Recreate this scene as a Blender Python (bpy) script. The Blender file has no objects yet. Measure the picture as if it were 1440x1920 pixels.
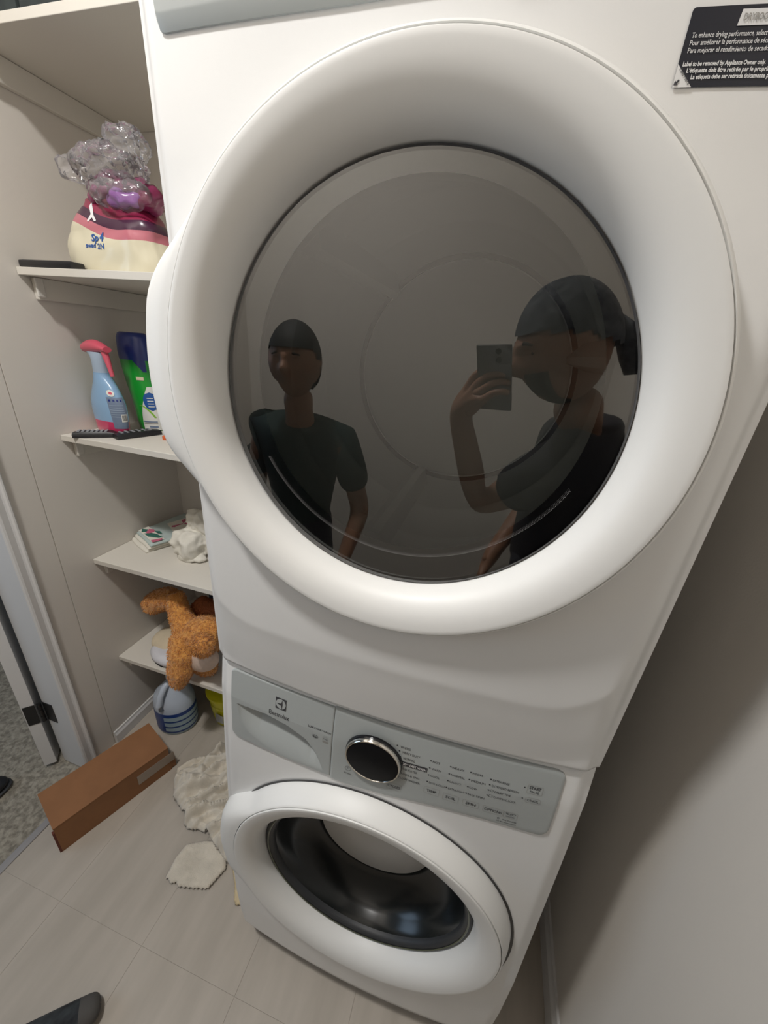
import bpy, bmesh, math, random
from mathutils import Vector, Matrix, noise
R = math.radians
random.seed(7)
scn = bpy.context.scene
col = scn.collection

# ------------------------------------------------------------------ camera
CAM = Vector((0.09027, -0.47556, 1.61178))
AX_R = Vector((0.9561, 0.2831, 0.0750)); AX_U = Vector((-0.1793, 0.3631, 0.9143)); AX_B = Vector((0.2316, -0.8877, 0.3980))
cd = bpy.data.cameras.new('camera'); cam = bpy.data.objects.new('camera', cd); col.objects.link(cam)
cd.sensor_fit = 'VERTICAL'; cd.sensor_height = 36.0; cd.lens = 716.0/1920.0*36.0
cd.clip_start = 0.004; cd.clip_end = 50
m = Matrix((AX_R, AX_U, AX_B)).transposed().to_4x4(); m.translation = CAM
cam.matrix_world = m
scn.camera = cam
# ------------------------------------------------------------------ world, lights, exposure
w = bpy.data.worlds.new('world'); scn.world = w; w.use_nodes = True
w.node_tree.nodes['Background'].inputs[0].default_value = (0.55, 0.62, 0.75, 1)
w.node_tree.nodes['Background'].inputs[1].default_value = 0.05
scn.view_settings.view_transform = 'Standard'; scn.view_settings.look = 'None'
scn.view_settings.gamma = 1.0; scn.view_settings.use_curve_mapping = False
scn.view_settings.exposure = 0.0
LAMP = Vector((-0.70, -0.54, 2.92))
def light(name, kind, loc, energy, color, rot=(0, 0, 0), **k):
    d = bpy.data.lights.new(name, kind); d.energy = energy; d.color = color
    for a, b in k.items(): setattr(d, a, b)
    o = bpy.data.objects.new(name, d); o.location = loc; o.rotation_euler = rot; col.objects.link(o); return o
light('ceiling_lamp_light', 'AREA', LAMP-Vector((0, 0, .035)), 26, (1.0, .98, .955), shape='DISK', size=.18)
# cool daylight of the neighbouring room's window
light('bedroom_window_light', 'AREA', (-2.7, -1.1, 1.7), 10, (.55, .75, 1.0), (R(90), 0, R(-65)), shape='RECTANGLE', size=.9, size_y=1.2)

# ------------------------------------------------------------------ materials
def mat(name, c, rough=.5, metal=0, noise_=0, nscale=20, bump=0, bscale=200, coat=0, spec=.5, c2=None, stretch=None, emit=None, sheen=0, aniso=None):
    m = bpy.data.materials.new(name); m.use_nodes = True
    nt = m.node_tree; b = nt.nodes['Principled BSDF']
    b.inputs['Roughness'].default_value = rough; b.inputs['Metallic'].default_value = metal
    b.inputs['Specular IOR Level'].default_value = spec; b.inputs['Coat Weight'].default_value = coat
    b.inputs['Coat Roughness'].default_value = .08
    b.inputs['Sheen Weight'].default_value = sheen
    b.inputs['Base Color'].default_value = (*c, 1)
    tc = nt.nodes.new('ShaderNodeTexCoord'); mp = nt.nodes.new('ShaderNodeMapping')
    nt.links.new(tc.outputs['Object'], mp.inputs[0])
    if stretch: mp.inputs['Scale'].default_value = stretch
    if noise_ or c2:
        n = nt.nodes.new('ShaderNodeTexNoise'); n.inputs['Scale'].default_value = nscale; n.inputs['Detail'].default_value = 5
        nt.links.new(mp.outputs[0], n.inputs[0])
        r = nt.nodes.new('ShaderNodeValToRGB')
        if c2 is None: c2 = tuple(x*(1-noise_) for x in c)
        r.color_ramp.elements[0].color = (*c2, 1); r.color_ramp.elements[1].color = (*c, 1)
        r.color_ramp.elements[0].position = .35; r.color_ramp.elements[1].position = .65
        nt.links.new(n.outputs[0], r.inputs[0]); nt.links.new(r.outputs[0], b.inputs['Base Color'])
    if bump:
        n2 = nt.nodes.new('ShaderNodeTexNoise'); n2.inputs['Scale'].default_value = bscale; n2.inputs['Detail'].default_value = 3
        nt.links.new(tc.outputs['Object'], n2.inputs[0])
        bp = nt.nodes.new('ShaderNodeBump'); bp.inputs['Strength'].default_value = bump; bp.inputs['Distance'].default_value = .002
        nt.links.new(n2.outputs[0], bp.inputs['Height']); nt.links.new(bp.outputs[0], b.inputs['Normal'])
    if emit:
        b.inputs['Emission Color'].default_value = (*emit[0], 1); b.inputs['Emission Strength'].default_value = emit[1]
    return m
def glassy(name, tint, refl, rough=.02):
    m = bpy.data.materials.new(name); m.use_nodes = True; nt = m.node_tree; nt.nodes.clear()
    o = nt.nodes.new('ShaderNodeOutputMaterial'); t = nt.nodes.new('ShaderNodeBsdfTransparent'); g = nt.nodes.new('ShaderNodeBsdfGlossy')
    mx = nt.nodes.new('ShaderNodeMixShader'); t.inputs[0].default_value = (*tint, 1); g.inputs['Roughness'].default_value = rough
    lw = nt.nodes.new('ShaderNodeFresnel'); lw.inputs[0].default_value = 1.5
    ad = nt.nodes.new('ShaderNodeMath'); ad.operation = 'ADD'; ad.inputs[1].default_value = refl; ad.use_clamp = True
    nt.links.new(lw.outputs[0], ad.inputs[0]); nt.links.new(ad.outputs[0], mx.inputs[0])
    nt.links.new(t.outputs[0], mx.inputs[1]); nt.links.new(g.outputs[0], mx.inputs[2]); nt.links.new(mx.outputs[0], o.inputs[0]); return m
M = {}
M['enamel'] = mat('white enamel', (.80, .80, .79), .32, coat=.25, bump=.03, bscale=900)
M['door_white'] = mat('door plastic white', (.82, .82, .80), .45)
M['panel_grey'] = mat('panel grey plastic', (.40, .425, .42), .38)
M['ink'] = mat('panel ink', (.05, .05, .055), .6)
M['ink_white'] = mat('white ink', (.75, .75, .75), .6)
M['ink_grey'] = mat('grey ink', (.32, .31, .29), .6)
M['black'] = mat('gloss black', (.008, .008, .01), .16)
M['display'] = mat('matt black display', (.004, .004, .005), .6, spec=.15)
M['rubber'] = mat('dark rubber', (.03, .032, .035), .5)
M['chrome'] = mat('chrome', (.75, .73, .68), .12, metal=1)
M['drum'] = mat('drum steel', (.62, .65, .64), .42)
M['drum_dark'] = mat('drum seam dark', (.03, .03, .03), .5)
M['wglass'] = mat('washer bowl glass', (.010, .012, .012), .22)
M['wdisc'] = mat('washer bowl end', (.62, .61, .59), .35)  # pale grey base colour stands in for the reflection in the glass end
M['pane'] = glassy('tinted dryer glass', (.90, .92, .91), .15, .012)
M['print'] = mat('printed border', (.022, .021, .024), .06, coat=1)
M['wall'] = mat('wall paint', (.67, .63, .575), .75, bump=.12, bscale=260)
M['side'] = mat('closet board', (.67, .63, .575), .6, bump=.06, bscale=300)
M['shelf'] = mat('shelf melamine', (.66, .625, .56), .5, bump=.04, bscale=300)
M['trim'] = mat('trim white', (.68, .67, .66), .42)
M['ceil'] = mat('ceiling paint', (.84, .82, .79), .8)
M['tile'] = mat('beige stone tile', (.47, .42, .36), .42, c2=(.41, .365, .31), nscale=3.5, stretch=(5.5, 1.0, 1), bump=.04, bscale=60)
M['grout'] = mat('grout', (.37, .33, .285), .8)
M['carpet'] = mat('grey carpet', (.34, .31, .25), .95, c2=(.17, .15, .12), nscale=70, bump=1, bscale=160)
M['hinge'] = mat('black hinge', (.012, .012, .012), .4)
M['card'] = mat('cardboard', (.27, .12, .048), .8, noise_=.12, nscale=14, bump=.05)
M['card_dark'] = mat('cardboard edge', (.13, .035, .02), .8)
M['tape'] = mat('packing tape', (.30, .24, .19), .25)
M['rag'] = mat('terry cloth', (.70, .635, .53), .95, noise_=.16, nscale=25, bump=.9, bscale=420, sheen=.3)
M['rag2'] = mat('yellowed cloth', (.68, .55, .34), .95, noise_=.2, nscale=40, bump=.8, bscale=420)
M['whitecloth'] = mat('white cotton', (.74, .71, .63), .9, noise_=.08, nscale=30, bump=.3)
M['fur'] = mat('orange plush', (.72, .34, .08), .9, c2=(.50, .19, .035), nscale=70, bump=.8, bscale=300, sheen=.4)
M['fur_brown'] = mat('rust plush', (.30, .09, .03), .9, bump=.8, bscale=300)
M['pad'] = mat('plush lining', (.66, .50, .40), .9, noise_=.1, nscale=60, bump=.3)
M['navy'] = mat('navy fabric', (.012, .022, .05), .9, noise_=.4, nscale=12)
M['cream'] = mat('cream fleece', (.68, .58, .42), .9, bump=.5, noise_=.1)
M['satin'] = mat('white satin', (.66, .66, .70), .5, noise_=.1, nscale=8)
M['remote'] = mat('remote black', (.012, .012, .014), .4)
M['keys'] = mat('remote keys', (.25, .26, .28), .5)
M['bottleblue'] = mat('bottle pale blue', (.24, .40, .60), .22, coat=.5)
M['pink'] = mat('pink plastic', (.62, .09, .14), .25, coat=.5)
M['magenta'] = mat('magenta liquid band', (.60, .04, .13), .2, coat=.5)
M['nozzle'] = mat('pale grey blue plastic', (.34, .42, .52), .35)
M['labelgrey'] = mat('slate label', (.16, .21, .30), .4)
M['green'] = mat('green plastic', (.012, .30, .03), .28, coat=.3)
M['blue'] = mat('deep blue plastic', (.012, .03, .19), .3, coat=.3)
M['labelw'] = mat('label white', (.70, .70, .66), .4)
M['lime'] = mat('lime print', (.25, .50, .06), .4)
M['sky'] = mat('medium blue print', (.02, .09, .32), .4)
M['jug'] = mat('jug plastic', (.48, .54, .63), .35)
M['jugdark'] = mat('jug label blue', (.014, .05, .22), .4)
M['juglight'] = mat('jug label pale', (.32, .42, .47), .4)
M['yellow'] = mat('yellow plastic', (.60, .55, .01), .35)
M['teal'] = mat('dark teal plastic', (.02, .07, .11), .35)
M['bin'] = mat('dark storage fabric', (.035, .045, .045), .8, noise_=.3, nscale=20)
M['sock'] = mat('black patterned sock', (.012, .013, .016), .9, c2=(.05, .06, .065), nscale=28, stretch=(1, .5, 1))
M['sockgrey'] = mat('grey sock toe', (.085, .08, .075), .9, bump=.4)
M['skin'] = mat('skin', (.33, .17, .10), .5)
M['shirt'] = mat('dark shirt', (.022, .022, .027), .9)
M['jeans'] = mat('dark trousers', (.03, .032, .04), .9)
M['scarf'] = mat('paisley head scarf', (.025, .03, .04), .8, c2=(.11, .12, .13), nscale=70)
M['beard'] = mat('short dark beard', (.015, .011, .009), .9)
M['greenshirt'] = mat('dark green shirt', (.014, .03, .028), .9)
M['hair'] = mat('black hair', (.008, .008, .008), .7)
M['phone'] = mat('phone case', (.22, .22, .22), .2, metal=.5)
M['sticker'] = mat('sticker navy', (.010, .012, .022), .3)
M['lampglow'] = mat('lamp diffuser', (.8, .8, .8), .5, emit=((1, .95, .88), 8))
M['flower'] = mat('pink print', (.52, .12, .20), .9)
M['leaf'] = mat('green leaf print', (.03, .13, .10), .9)
M['palecloth'] = mat('pale aqua cloth', (.46, .54, .52), .9, noise_=.08, nscale=20)
M['metalbr'] = mat('bracket white', (.62, .59, .54), .5)
def plastic_film():
    m = glassy('clear crinkled film', (1, 1, 1), .02, .08); nt = m.node_tree
    tc = nt.nodes.new('ShaderNodeTexCoord'); n = nt.nodes.new('ShaderNodeTexNoise'); n.inputs['Scale'].default_value = 55; n.inputs['Detail'].default_value = 2
    b = nt.nodes.new('ShaderNodeBump'); b.inputs['Strength'].default_value = .8; b.inputs['Distance'].default_value = .008
    nt.links.new(tc.outputs['Object'], n.inputs[0]); nt.links.new(n.outputs[0], b.inputs['Height'])
    for nd in nt.nodes:
        if nd.type == 'BSDF_GLOSSY': nt.links.new(b.outputs[0], nd.inputs['Normal'])
        if nd.type == 'MIX_SHADER': mx = nd
        if nd.type == 'OUTPUT_MATERIAL': out = nd
    d = nt.nodes.new('ShaderNodeBsdfDiffuse'); d.inputs[0].default_value = (.85, .82, .86, 1); m2 = nt.nodes.new('ShaderNodeMixShader'); m2.inputs[0].default_value = .11
    for nd in nt.nodes:
        if nd.type == 'FRESNEL': nd.inputs[0].default_value = 1.32
    nt.links.new(mx.outputs[0], m2.inputs[1]); nt.links.new(d.outputs[0], m2.inputs[2]); nt.links.new(m2.outputs[0], out.inputs[0])
    return m
M['film'] = plastic_film()
def pack_mat():
    # printed bands of the diaper pack: white below, rose wave, dark plum wave, magenta top
    m = mat('diaper pack print', (.7, .7, .6), .3, coat=.4); nt = m.node_tree; b = nt.nodes['Principled BSDF']
    tc = nt.nodes.new('ShaderNodeTexCoord'); sp = nt.nodes.new('ShaderNodeSeparateXYZ'); nt.links.new(tc.outputs['Object'], sp.inputs[0])
    s = nt.nodes.new('ShaderNodeMath'); s.operation = 'SINE'; f = nt.nodes.new('ShaderNodeMath'); f.operation = 'MULTIPLY_ADD'
    f.inputs[1].default_value = 22; f.inputs[2].default_value = 1.2
    nt.links.new(sp.outputs[0], f.inputs[0]); nt.links.new(f.outputs[0], s.inputs[0])
    a = nt.nodes.new('ShaderNodeMath'); a.operation = 'MULTIPLY_ADD'; a.inputs[1].default_value = .010
    nt.links.new(s.outputs[0], a.inputs[0])
    t = nt.nodes.new('ShaderNodeMath'); t.operation = 'MULTIPLY_ADD'; t.inputs[1].default_value = .16
    nt.links.new(sp.outputs[0], t.inputs[0]); nt.links.new(sp.outputs[2], t.inputs[2]); nt.links.new(t.outputs[0], a.inputs[2])
    d = nt.nodes.new('ShaderNodeMath'); d.operation = 'DIVIDE'; d.inputs[1].default_value = .22; nt.links.new(a.outputs[0], d.inputs[0])
    r = nt.nodes.new('ShaderNodeValToRGB'); nt.links.new(d.outputs[0], r.inputs[0]); r.color_ramp.interpolation = 'CONSTANT'
    cols = [(0, (.68, .63, .47)), (.40, (.52, .16, .20)), (.50, (.055, .012, .04)), (.60, (.26, .018, .06)), (.86, (.30, .05, .16))]
    e = r.color_ramp.elements; e[0].position = 0; e[0].color = (*cols[0][1], 1); e[1].position = cols[1][0]; e[1].color = (*cols[1][1], 1)
    for p, c in cols[2:]: x = e.new(p); x.color = (*c, 1)
    nt.links.new(r.outputs[0], b.inputs['Base Color']); return m
M['pack'] = pack_mat()

# ------------------------------------------------------------------ helpers
def tag(o, label=None, cat=None, group=None, kind=None):
    if label: o['label'] = label
    if cat: o['category'] = cat
    if group: o['group'] = group
    if kind: o['kind'] = kind
    return o
def empty(name, loc, label, cat, group=None, rz=0):
    o = bpy.data.objects.new(name, None); o.empty_display_size = .05; col.objects.link(o)
    o.location = loc; o.rotation_euler = (0, 0, rz); return tag(o, label, cat, group)
def mesh(name, verts, faces, mt, parent=None, smooth=True, world=True, mats=None, fm=None):
    """verts in world space; made local to the parent's origin"""
    off = Vector((0, 0, 0))
    me = bpy.data.meshes.new(name)
    if parent is not None and world:
        inv = wmat(parent).inverted(); verts = [inv @ Vector(v) for v in verts]
    me.from_pydata([tuple(v) for v in verts], [], faces); me.update()
    o = bpy.data.objects.new(name, me); col.objects.link(o)
    for x in (mats or [mt]): me.materials.append(x)
    if fm: me.polygons.foreach_set('material_index', fm)
    if smooth: me.polygons.foreach_set('use_smooth', [True]*len(me.polygons)); 
    if parent is not None: o.parent = parent
    return o
def wmat(o):
    mm = Matrix.LocRotScale(o.location, o.rotation_euler, o.scale)
    return wmat(o.parent) @ mm if o.parent else mm
def angle_smooth(o, a=35):
    me = o.data
    bm = bmesh.new(); bm.from_mesh(me)
    for e in bm.edges: e.smooth = not (len(e.link_faces) == 2 and e.calc_face_angle(0) > R(a))
    bm.to_mesh(me); bm.free(); return o
class MB:
    def __init__(s): s.v = []; s.f = []
    def add(s, v, f):
        n = len(s.v); s.v += [tuple(x) for x in v]; s.f += [tuple(i+n for i in q) for q in f]; return s
    def box(s, x0, x1, y0, y1, z0, z1, M_=None, b=0):
        bm = bmesh.new(); bmesh.ops.create_cube(bm, size=1)
        for v in bm.verts: v.co = Vector(((x0+x1)/2+v.co.x*(x1-x0), (y0+y1)/2+v.co.y*(y1-y0), (z0+z1)/2+v.co.z*(z1-z0)))
        if b: bmesh.ops.bevel(bm, geom=bm.edges[:], offset=b, segments=2, affect='EDGES', profile=.5)
        return s.bm(bm, M_)
    def bm(s, bm, M_=None):
        bm.verts.ensure_lookup_table(); bm.verts.index_update()
        v = [(M_ @ x.co if M_ else x.co.copy()) for x in bm.verts]; f = [[x.index for x in q.verts] for q in bm.faces]; bm.free(); return s.add(v, f)
    def tube(s, pts, rad, n=12, caps=True):
        pts = [Vector(p) for p in pts]; rr = rad if isinstance(rad, (list, tuple)) else [rad]*len(pts)
        up = Vector((0, 0, 1)); v = []; f = []
        for i, p in enumerate(pts):
            t = (pts[min(i+1, len(pts)-1)]-pts[max(i-1, 0)]).normalized()
            a = t.cross(up); a = a.normalized() if a.length > 1e-3 else Vector((1, 0, 0)); b = t.cross(a).normalized()
            for k in range(n):
                q = 2*math.pi*k/n; v.append(p+(a*math.cos(q)+b*math.sin(q))*rr[i])
        for i in range(len(pts)-1):
            for k in range(n): f.append((i*n+k, i*n+(k+1) % n, (i+1)*n+(k+1) % n, (i+1)*n+k))
        if caps: f.append(tuple(range(n-1, -1, -1))); f.append(tuple((len(pts)-1)*n+k for k in range(n)))
        return s.add(v, f)
    def lathe(s, prof, c, n=32, sx=1, sy=1, rz=0, caps=True, axis='z'):
        """prof: (radius, height) pairs"""
        v = []; f = []
        for r_, h in prof:
            for k in range(n):
                q = 2*math.pi*k/n; x, y = r_*math.cos(q)*sx, r_*math.sin(q)*sy
                x, y = x*math.cos(rz)-y*math.sin(rz), x*math.sin(rz)+y*math.cos(rz)
                v.append((c[0]+x, c[1]+y, c[2]+h) if axis == 'z' else (c[0]+x, c[1]+h, c[2]+y))
        m_ = len(prof)
        for i in range(m_-1):
            for k in range(n): f.append((i*n+k, i*n+(k+1) % n, (i+1)*n+(k+1) % n, (i+1)*n+k))
        if caps: f.append(tuple(range(n-1, -1, -1))); f.append(tuple((m_-1)*n+k for k in range(n)))
        return s.add(v, f)
    def ell(s, c, r_, rot=(0, 0, 0), sub=3):
        bm = bmesh.new(); bmesh.ops.create_icosphere(bm, subdivisions=sub, radius=1)
        from mathutils import Euler
        return s.bm(bm, Matrix.Translation(c) @ Euler(rot).to_matrix().to_4x4() @ Matrix.Diagonal((*r_, 1)))
    def build(s, name, mt, parent=None, smooth=False, ang=None, **k):
        o = mesh(name, s.v, s.f, mt, parent, smooth or ang is not None, **k)
        bm = bmesh.new(); bm.from_mesh(o.data); bmesh.ops.recalc_face_normals(bm, faces=bm.faces); bm.to_mesh(o.data); bm.free()
        if ang is not None: angle_smooth(o, ang)
        return o
def ss(a, b, t):
    t = min(1, max(0, (t-a)/(b-a))); return t*t*(3-2*t)
def lerp_tab(t, T):
    if t <= T[0][0]: return T[0][1]
    for (a, b), (c, d) in zip(T, T[1:]):
        if t <= c: return b+(d-b)*(t-a)/(c-a)
    return T[-1][1]
def displaced(o, amp, scale, seed=0, amp2=0, scale2=1):
    for v in o.data.vertices:
        p = v.co*scale+Vector((seed, seed*2.3, 0)); v.co = v.co+v.normal*(amp*noise.noise(p)+(amp2*noise.noise(v.co*scale2) if amp2 else 0))
    return o

# ------------------------------------------------------------------ setting
WX, RX, BY, FY, CZ = -1.191, 0.522, 0.81, -1.45, 2.94
FLOOR_X0 = -1.137
fl = tag(MB().box(FLOOR_X0, RX+.1, FY-.1, BY+.1, -.06, -.0008).box(WX-.1, FLOOR_X0, .16, BY+.1, -.06, -.0008).build('floor', M['grout']), kind='structure')
JX, JY = -.294, -.155
for i in range(-3, 3):
    for j in range(-3, 2):
        x0, x1, y0, y1 = JX+.305*i+.0004, JX+.305*(i+1)-.0004, JY+.61*j+.0004, JY+.61*(j+1)-.0004
        x0 = max(x0, WX+.0005 if y0 > .15 else FLOOR_X0); x1 = min(x1, RX); y0 = max(y0, FY); y1 = min(y1, BY)
        if x1-x0 < .01 or y1-y0 < .01: continue
        dz = random.uniform(0, .0003)
        cells = [(x0, x1, y0, y1)]
        if i == -3: cells = [(max(x0, FLOOR_X0), x1, y0, y1)] + ([(WX+.0005, FLOOR_X0, max(y0, .165), y1)] if y1 > .2 else [])
        mb = MB()
        for c in cells: mb.box(*c, -.003, dz)
        mb.build('floor_tile', M['tile'], fl)
t_ = MB().box(-1.163, FLOOR_X0-.0005, -1.2, .162, -.02, .004, b=.003).build('trim_1', M['trim'], ang=30); tag(t_, kind='structure'); t_.data.materials[0] = mat('threshold strip', (.30, .29, .29), .5)
# carpet of the neighbouring room
cv = []; cf = []; nx, ny = 110, 150
for i in range(nx+1):
    for j in range(ny+1):
        x = -1.163-1.0*i/nx; y = -.9+1.7*j/ny
        cv.append((x, y, -.006+.005*noise.noise(Vector((x*60, y*60, 0)))+.003*noise.noise(Vector((x*180, y*180, 3)))))
for i in range(nx):
    for j in range(ny): a = i*(ny+1)+j; cf.append((a, a+1, a+ny+2, a+ny+1))
tag(mesh('carpet', cv, cf, M['carpet']), 'grey looped carpet of the next room beyond the doorway', 'carpet', kind='stuff')
tag(MB().box(-3.4, -2.1, -2.2, 1.6, -.02, -.004).box(-2.2, -1.15, -2.2, -.85, -.02, -.0075).build('floor', M['carpet']), kind='structure')
def st(name, *a, m_='wall', **k): return tag(MB().box(*a, **k).build(name, M[m_]), kind='structure')
st('wall_back', WX-.1, RX+.1, BY, BY+.1, 0, CZ)
st('wall_right', RX, RX+.1, FY-.1, BY, 0, CZ)
st('wall_front', WX-.1, RX, FY-.1, FY, 0, CZ)
st('ceiling', -3.5, RX+.1, -2.3, 1.7, CZ, CZ+.1, m_='ceil')
wl = MB().box(WX-.115, WX, .167, BY, 0, CZ).box(WX-.115, WX, FY, -1.0, 0, CZ).box(WX-.115, WX, -1.0, .167, 2.1, CZ)
tag(wl.build('wall_left', M['wall']), kind='structure')
st('wall_far', -3.5, -3.4, -2.3, 1.7, 0, CZ); st('wall_bedroom_back', -3.4, WX-.1, 1.6, 1.7, 0, CZ); st('wall_bedroom_front', -3.4, WX-.1, -2.3, -2.2, 0, CZ)
# closet side panel: a thin board over the wall leaves the joint line at y=.277
tag(MB().box(WX-.001, WX+.004, .279, BY-.001, .0, CZ-.001).build('trim_2', M['side']), kind='structure')
tag(MB().box(WX-.001, WX+.003, .196, .2765, 0, CZ-.001).build('trim_3', M['side']), kind='structure')
def base(name, P, run, h=.075, t=.012):
    # profile extruded along run
    mb = MB(); (x0, y0), (x1, y1), (nx_, ny_) = P
    prof = [(0, 0), (t, 0), (t, h*.72), (t*.6, h*.86), (t*.45, h), (0, h)]
    v = []; 
    for (x, y) in ((x0, y0), (x1, y1)):
        for a, z in prof: v.append((x+nx_*a, y+ny_*a, z))
    n = len(prof); f = [(i, (i+1) % n, n+(i+1) % n, n+i) for i in range(n)]+[tuple(range(n)), tuple(range(2*n-1, n-1, -1))]
    o = mb.add(v, f).build(name, M['trim']); return tag(o, kind='structure')
base('baseboard_left', ((WX+.004, .281), (WX+.004, BY), (1, 0)), 1, h=.06)
base('baseboard_right', ((RX, BY), (RX, FY), (-1, 0)), 1, h=.085, t=.014)
base('baseboard_back', ((WX+.016, BY), (RX-.014, BY), (0, -1)), 1)
base('baseboard_front', ((WX, FY), (RX-.014, FY), (0, 1)), 1)
# door casing (moulded) and jamb
prof = [(.196, .001), (.196, .013), (.191, .018), (.187, .0175), (.184, .012), (.180, .0105), (.170, .013), (.163, .0145), (.158, .013), (.155, .008), (.155, .0005)]
v = [(WX+a, y, z) for z in (0, 2.14) for y, a in prof]; n = len(prof)
f = [(i, (i+1) % n, n+(i+1) % n, n+i) for i in range(n)]+[tuple(range(n)), tuple(range(2*n-1, n-1, -1))]
tag(MB().add(v, f).build('trim_4', M['trim'], ang=25), kind='structure')
tag(MB().box(WX-.118, WX, .160, .167, 0, 2.1).build('trim_5', M['trim']), kind='structure')
# open door seen by its edge, swung into the next room
dv = Vector((-.72, .69, 0)).normalized(); dn = Vector((.69, .72, 0)).normalized()
door = empty('door_1', (-1.325, .137, 0), None, None); tag(door, kind='structure')
p0 = Vector((-1.345, .114, 0)); p1 = p0+dn*.037
v = [p+d+Vector((0, 0, z)) for z in (.012, 2.05) for p, d in ((p0, dv*0), (p1, dv*0), (p1, dv*.72), (p0, dv*.72))]
mesh('door_slab', v, [(0, 1, 2, 3), (4, 7, 6, 5), (0, 4, 5, 1), (1, 5, 6, 2), (2, 6, 7, 3), (3, 7, 4, 0)], M['trim'], door, False)
hb = MB(); hz0, hz1 = .235, .325
for a, b_ in ((p0+dn*.003, p1), ):
    q = [a-dv*.002, b_-dv*.002, b_-dv*.0005, a-dv*.0005]
    hb.add([x+Vector((0, 0, z)) for z in (hz0, hz1) for x in q], [(0, 1, 2, 3), (7, 6, 5, 4), (0, 4, 5, 1), (1, 5, 6, 2), (2, 6, 7, 3), (3, 7, 4, 0)])
hb.build('hinge_leaf', M['hinge'], door)
MB().box(-1.306, -1.262, .1578, .1598, hz0, hz1).build('hinge_leaf', M['hinge'], door)
kn = MB(); kc = Vector((-1.3125, .150, 0))
for k in range(3): kn.tube([kc+Vector((0, 0, hz0+.03*k+.001)), kc+Vector((0, 0, hz0+.03*k+.029))], .0065)
kn.build('hinge_knuckle', M['hinge'], door, ang=40)

# ceiling light
cl = empty('ceiling_light', LAMP, 'round flush ceiling light above the laundry floor', 'light')
MB().lathe([(.155, .019), (.155, -.005), (.14, -.015), (.115, -.015)], LAMP, 48).build('lamp_ring', M['trim'], cl, ang=30)
MB().lathe([(.112, -.012), (.09, -.022), (.05, -.028), (.001, -.03)], LAMP, 48).build('diffuser', M['lampglow'], cl, ang=50)

# ------------------------------------------------------------------ shelves
shelf_tops = [2.186, 1.73, 1.284, .839, .387]
words = ['topmost white shelf board under the ceiling on the left', 'white shelf board carrying the diaper pack', 'white shelf board carrying bottles and remotes',
         'white shelf board carrying folded floral cloth', 'lowest white shelf board under the plush toy']
SY = .377
for z, wd_ in zip(shelf_tops, words):
    s = empty('shelf', (WX+.004, SY, z-.018), wd_, 'shelf', 'closet shelves')
    MB().box(WX+.005, -.36, SY, BY-.002, z-.018, z, b=.0012).build('board', M['shelf'], s)
    MB().box(WX+.005, WX+.023, SY+.03, BY-.002, z-.018-.055, z-.0185, b=.002).build('cleat', M['shelf'], s)
    if z < 2: MB().box(WX+.0235, WX+.030, SY+.022, SY+.045, z-.018-.05, z-.019, b=.003).build('bracket', M['metalbr'], s)

# ------------------------------------------------------------------ appliance surfaces
WC = [(0, -.010), (.12, -.040), (.25, -.046), (.4, -.045), (.6, -.031), (.8, -.018), (.96, -.005), (1.035, .008)]
def W_(x, z):
    ax = min(abs(x), .343); return lerp_tab(z, WC)-.012*(1-ss(.318, .3435, ax))-.020*(1-(ax/.343)**2)
def crease(x, z):
    # signed distance to the rounded U around the door (negative inside)
    cx, hw, zb, r_ = -.008, .330, 1.163, .11
    dx = abs(x-cx)-(hw-r_); dz = (zb+r_)-z
    return math.hypot(max(dx, 0), max(dz, 0))+min(max(dx, dz), 0)-r_
def D_(x, z):
    ax = min(abs(x), .343)
    return -.012*(1-ss(.318, .3435, ax))-.025*(1-(ax/.343)**2)
def Dr(x, z):
    c = crease(x, z); k = 1 if c < -.004 else max(0, 1-(c+.004)/(.05+.075*(1-ss(1.10, 1.26, z))))
    return D_(x, z)-.015*k*(1-ss(.30, .343, abs(x)))*(1-ss(1.56, 1.78, z))
def body(name, f, z0, z1, hole, parent, depth=.72, hz=None):
    xs = [-.343+.686*i/140 for i in range(141)]; nz = int((z1-z0)/.005); zs = [z0+(z1-z0)*j/nz for j in range(nz+1)]
    lip = .006
    v = []; fc = []
    cols_ = [('b', -.343)]+[('s', -.343)]+[('f', x) for x in xs]+[('s', .343)]+[('b', .343)]
    for kind, x in cols_:
        for j, z in enumerate(zs):
            if kind == 'f':
                y = f(x, z); e = min(z-z0, z1-z)
                if e < .008: y += .008*(1-math.sqrt(max(0, 1-(1-e/.008)**2)))
            elif kind == 's': y = .03
            else: y = depth
            v.append((x, y, z))
    nn = len(zs)
    for i in range(len(cols_)-1):
        for j in range(nn-1):
            if cols_[i][0] == 'f' and cols_[i+1][0] == 'f':
                cx, cz = (cols_[i][1]+cols_[i+1][1])/2, (zs[j]+zs[j+1])/2
                if math.hypot(cx-hole[0], cz-hole[1]) < hole[2] or (f is W_ and -.298 < cx < .288 and (.868 if cx < -.088 else .893) < cz < 1.012): continue
            a = i*nn+j; fc.append((a, a+nn, a+nn+1, a+1))
    nC = len(cols_)
    fc.append(tuple(i*nn for i in range(nC))[::-1]); fc.append(tuple(i*nn+nn-1 for i in range(nC)))
    fc.append(((nC-1)*nn, 0, nn-1, (nC-1)*nn+nn-1))
    o = mesh(name, v, fc, M['enamel'], parent); return angle_smooth(o, 50)
def bump_r(q):
    # handle bulge of the door rim on the left (angle q measured from -x, + is up)
    if q >= -3.5*math.pi/180: return .036*(1-ss(R(15), R(39), q))
    return .036*(1-ss(R(12), R(30), -q))
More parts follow.
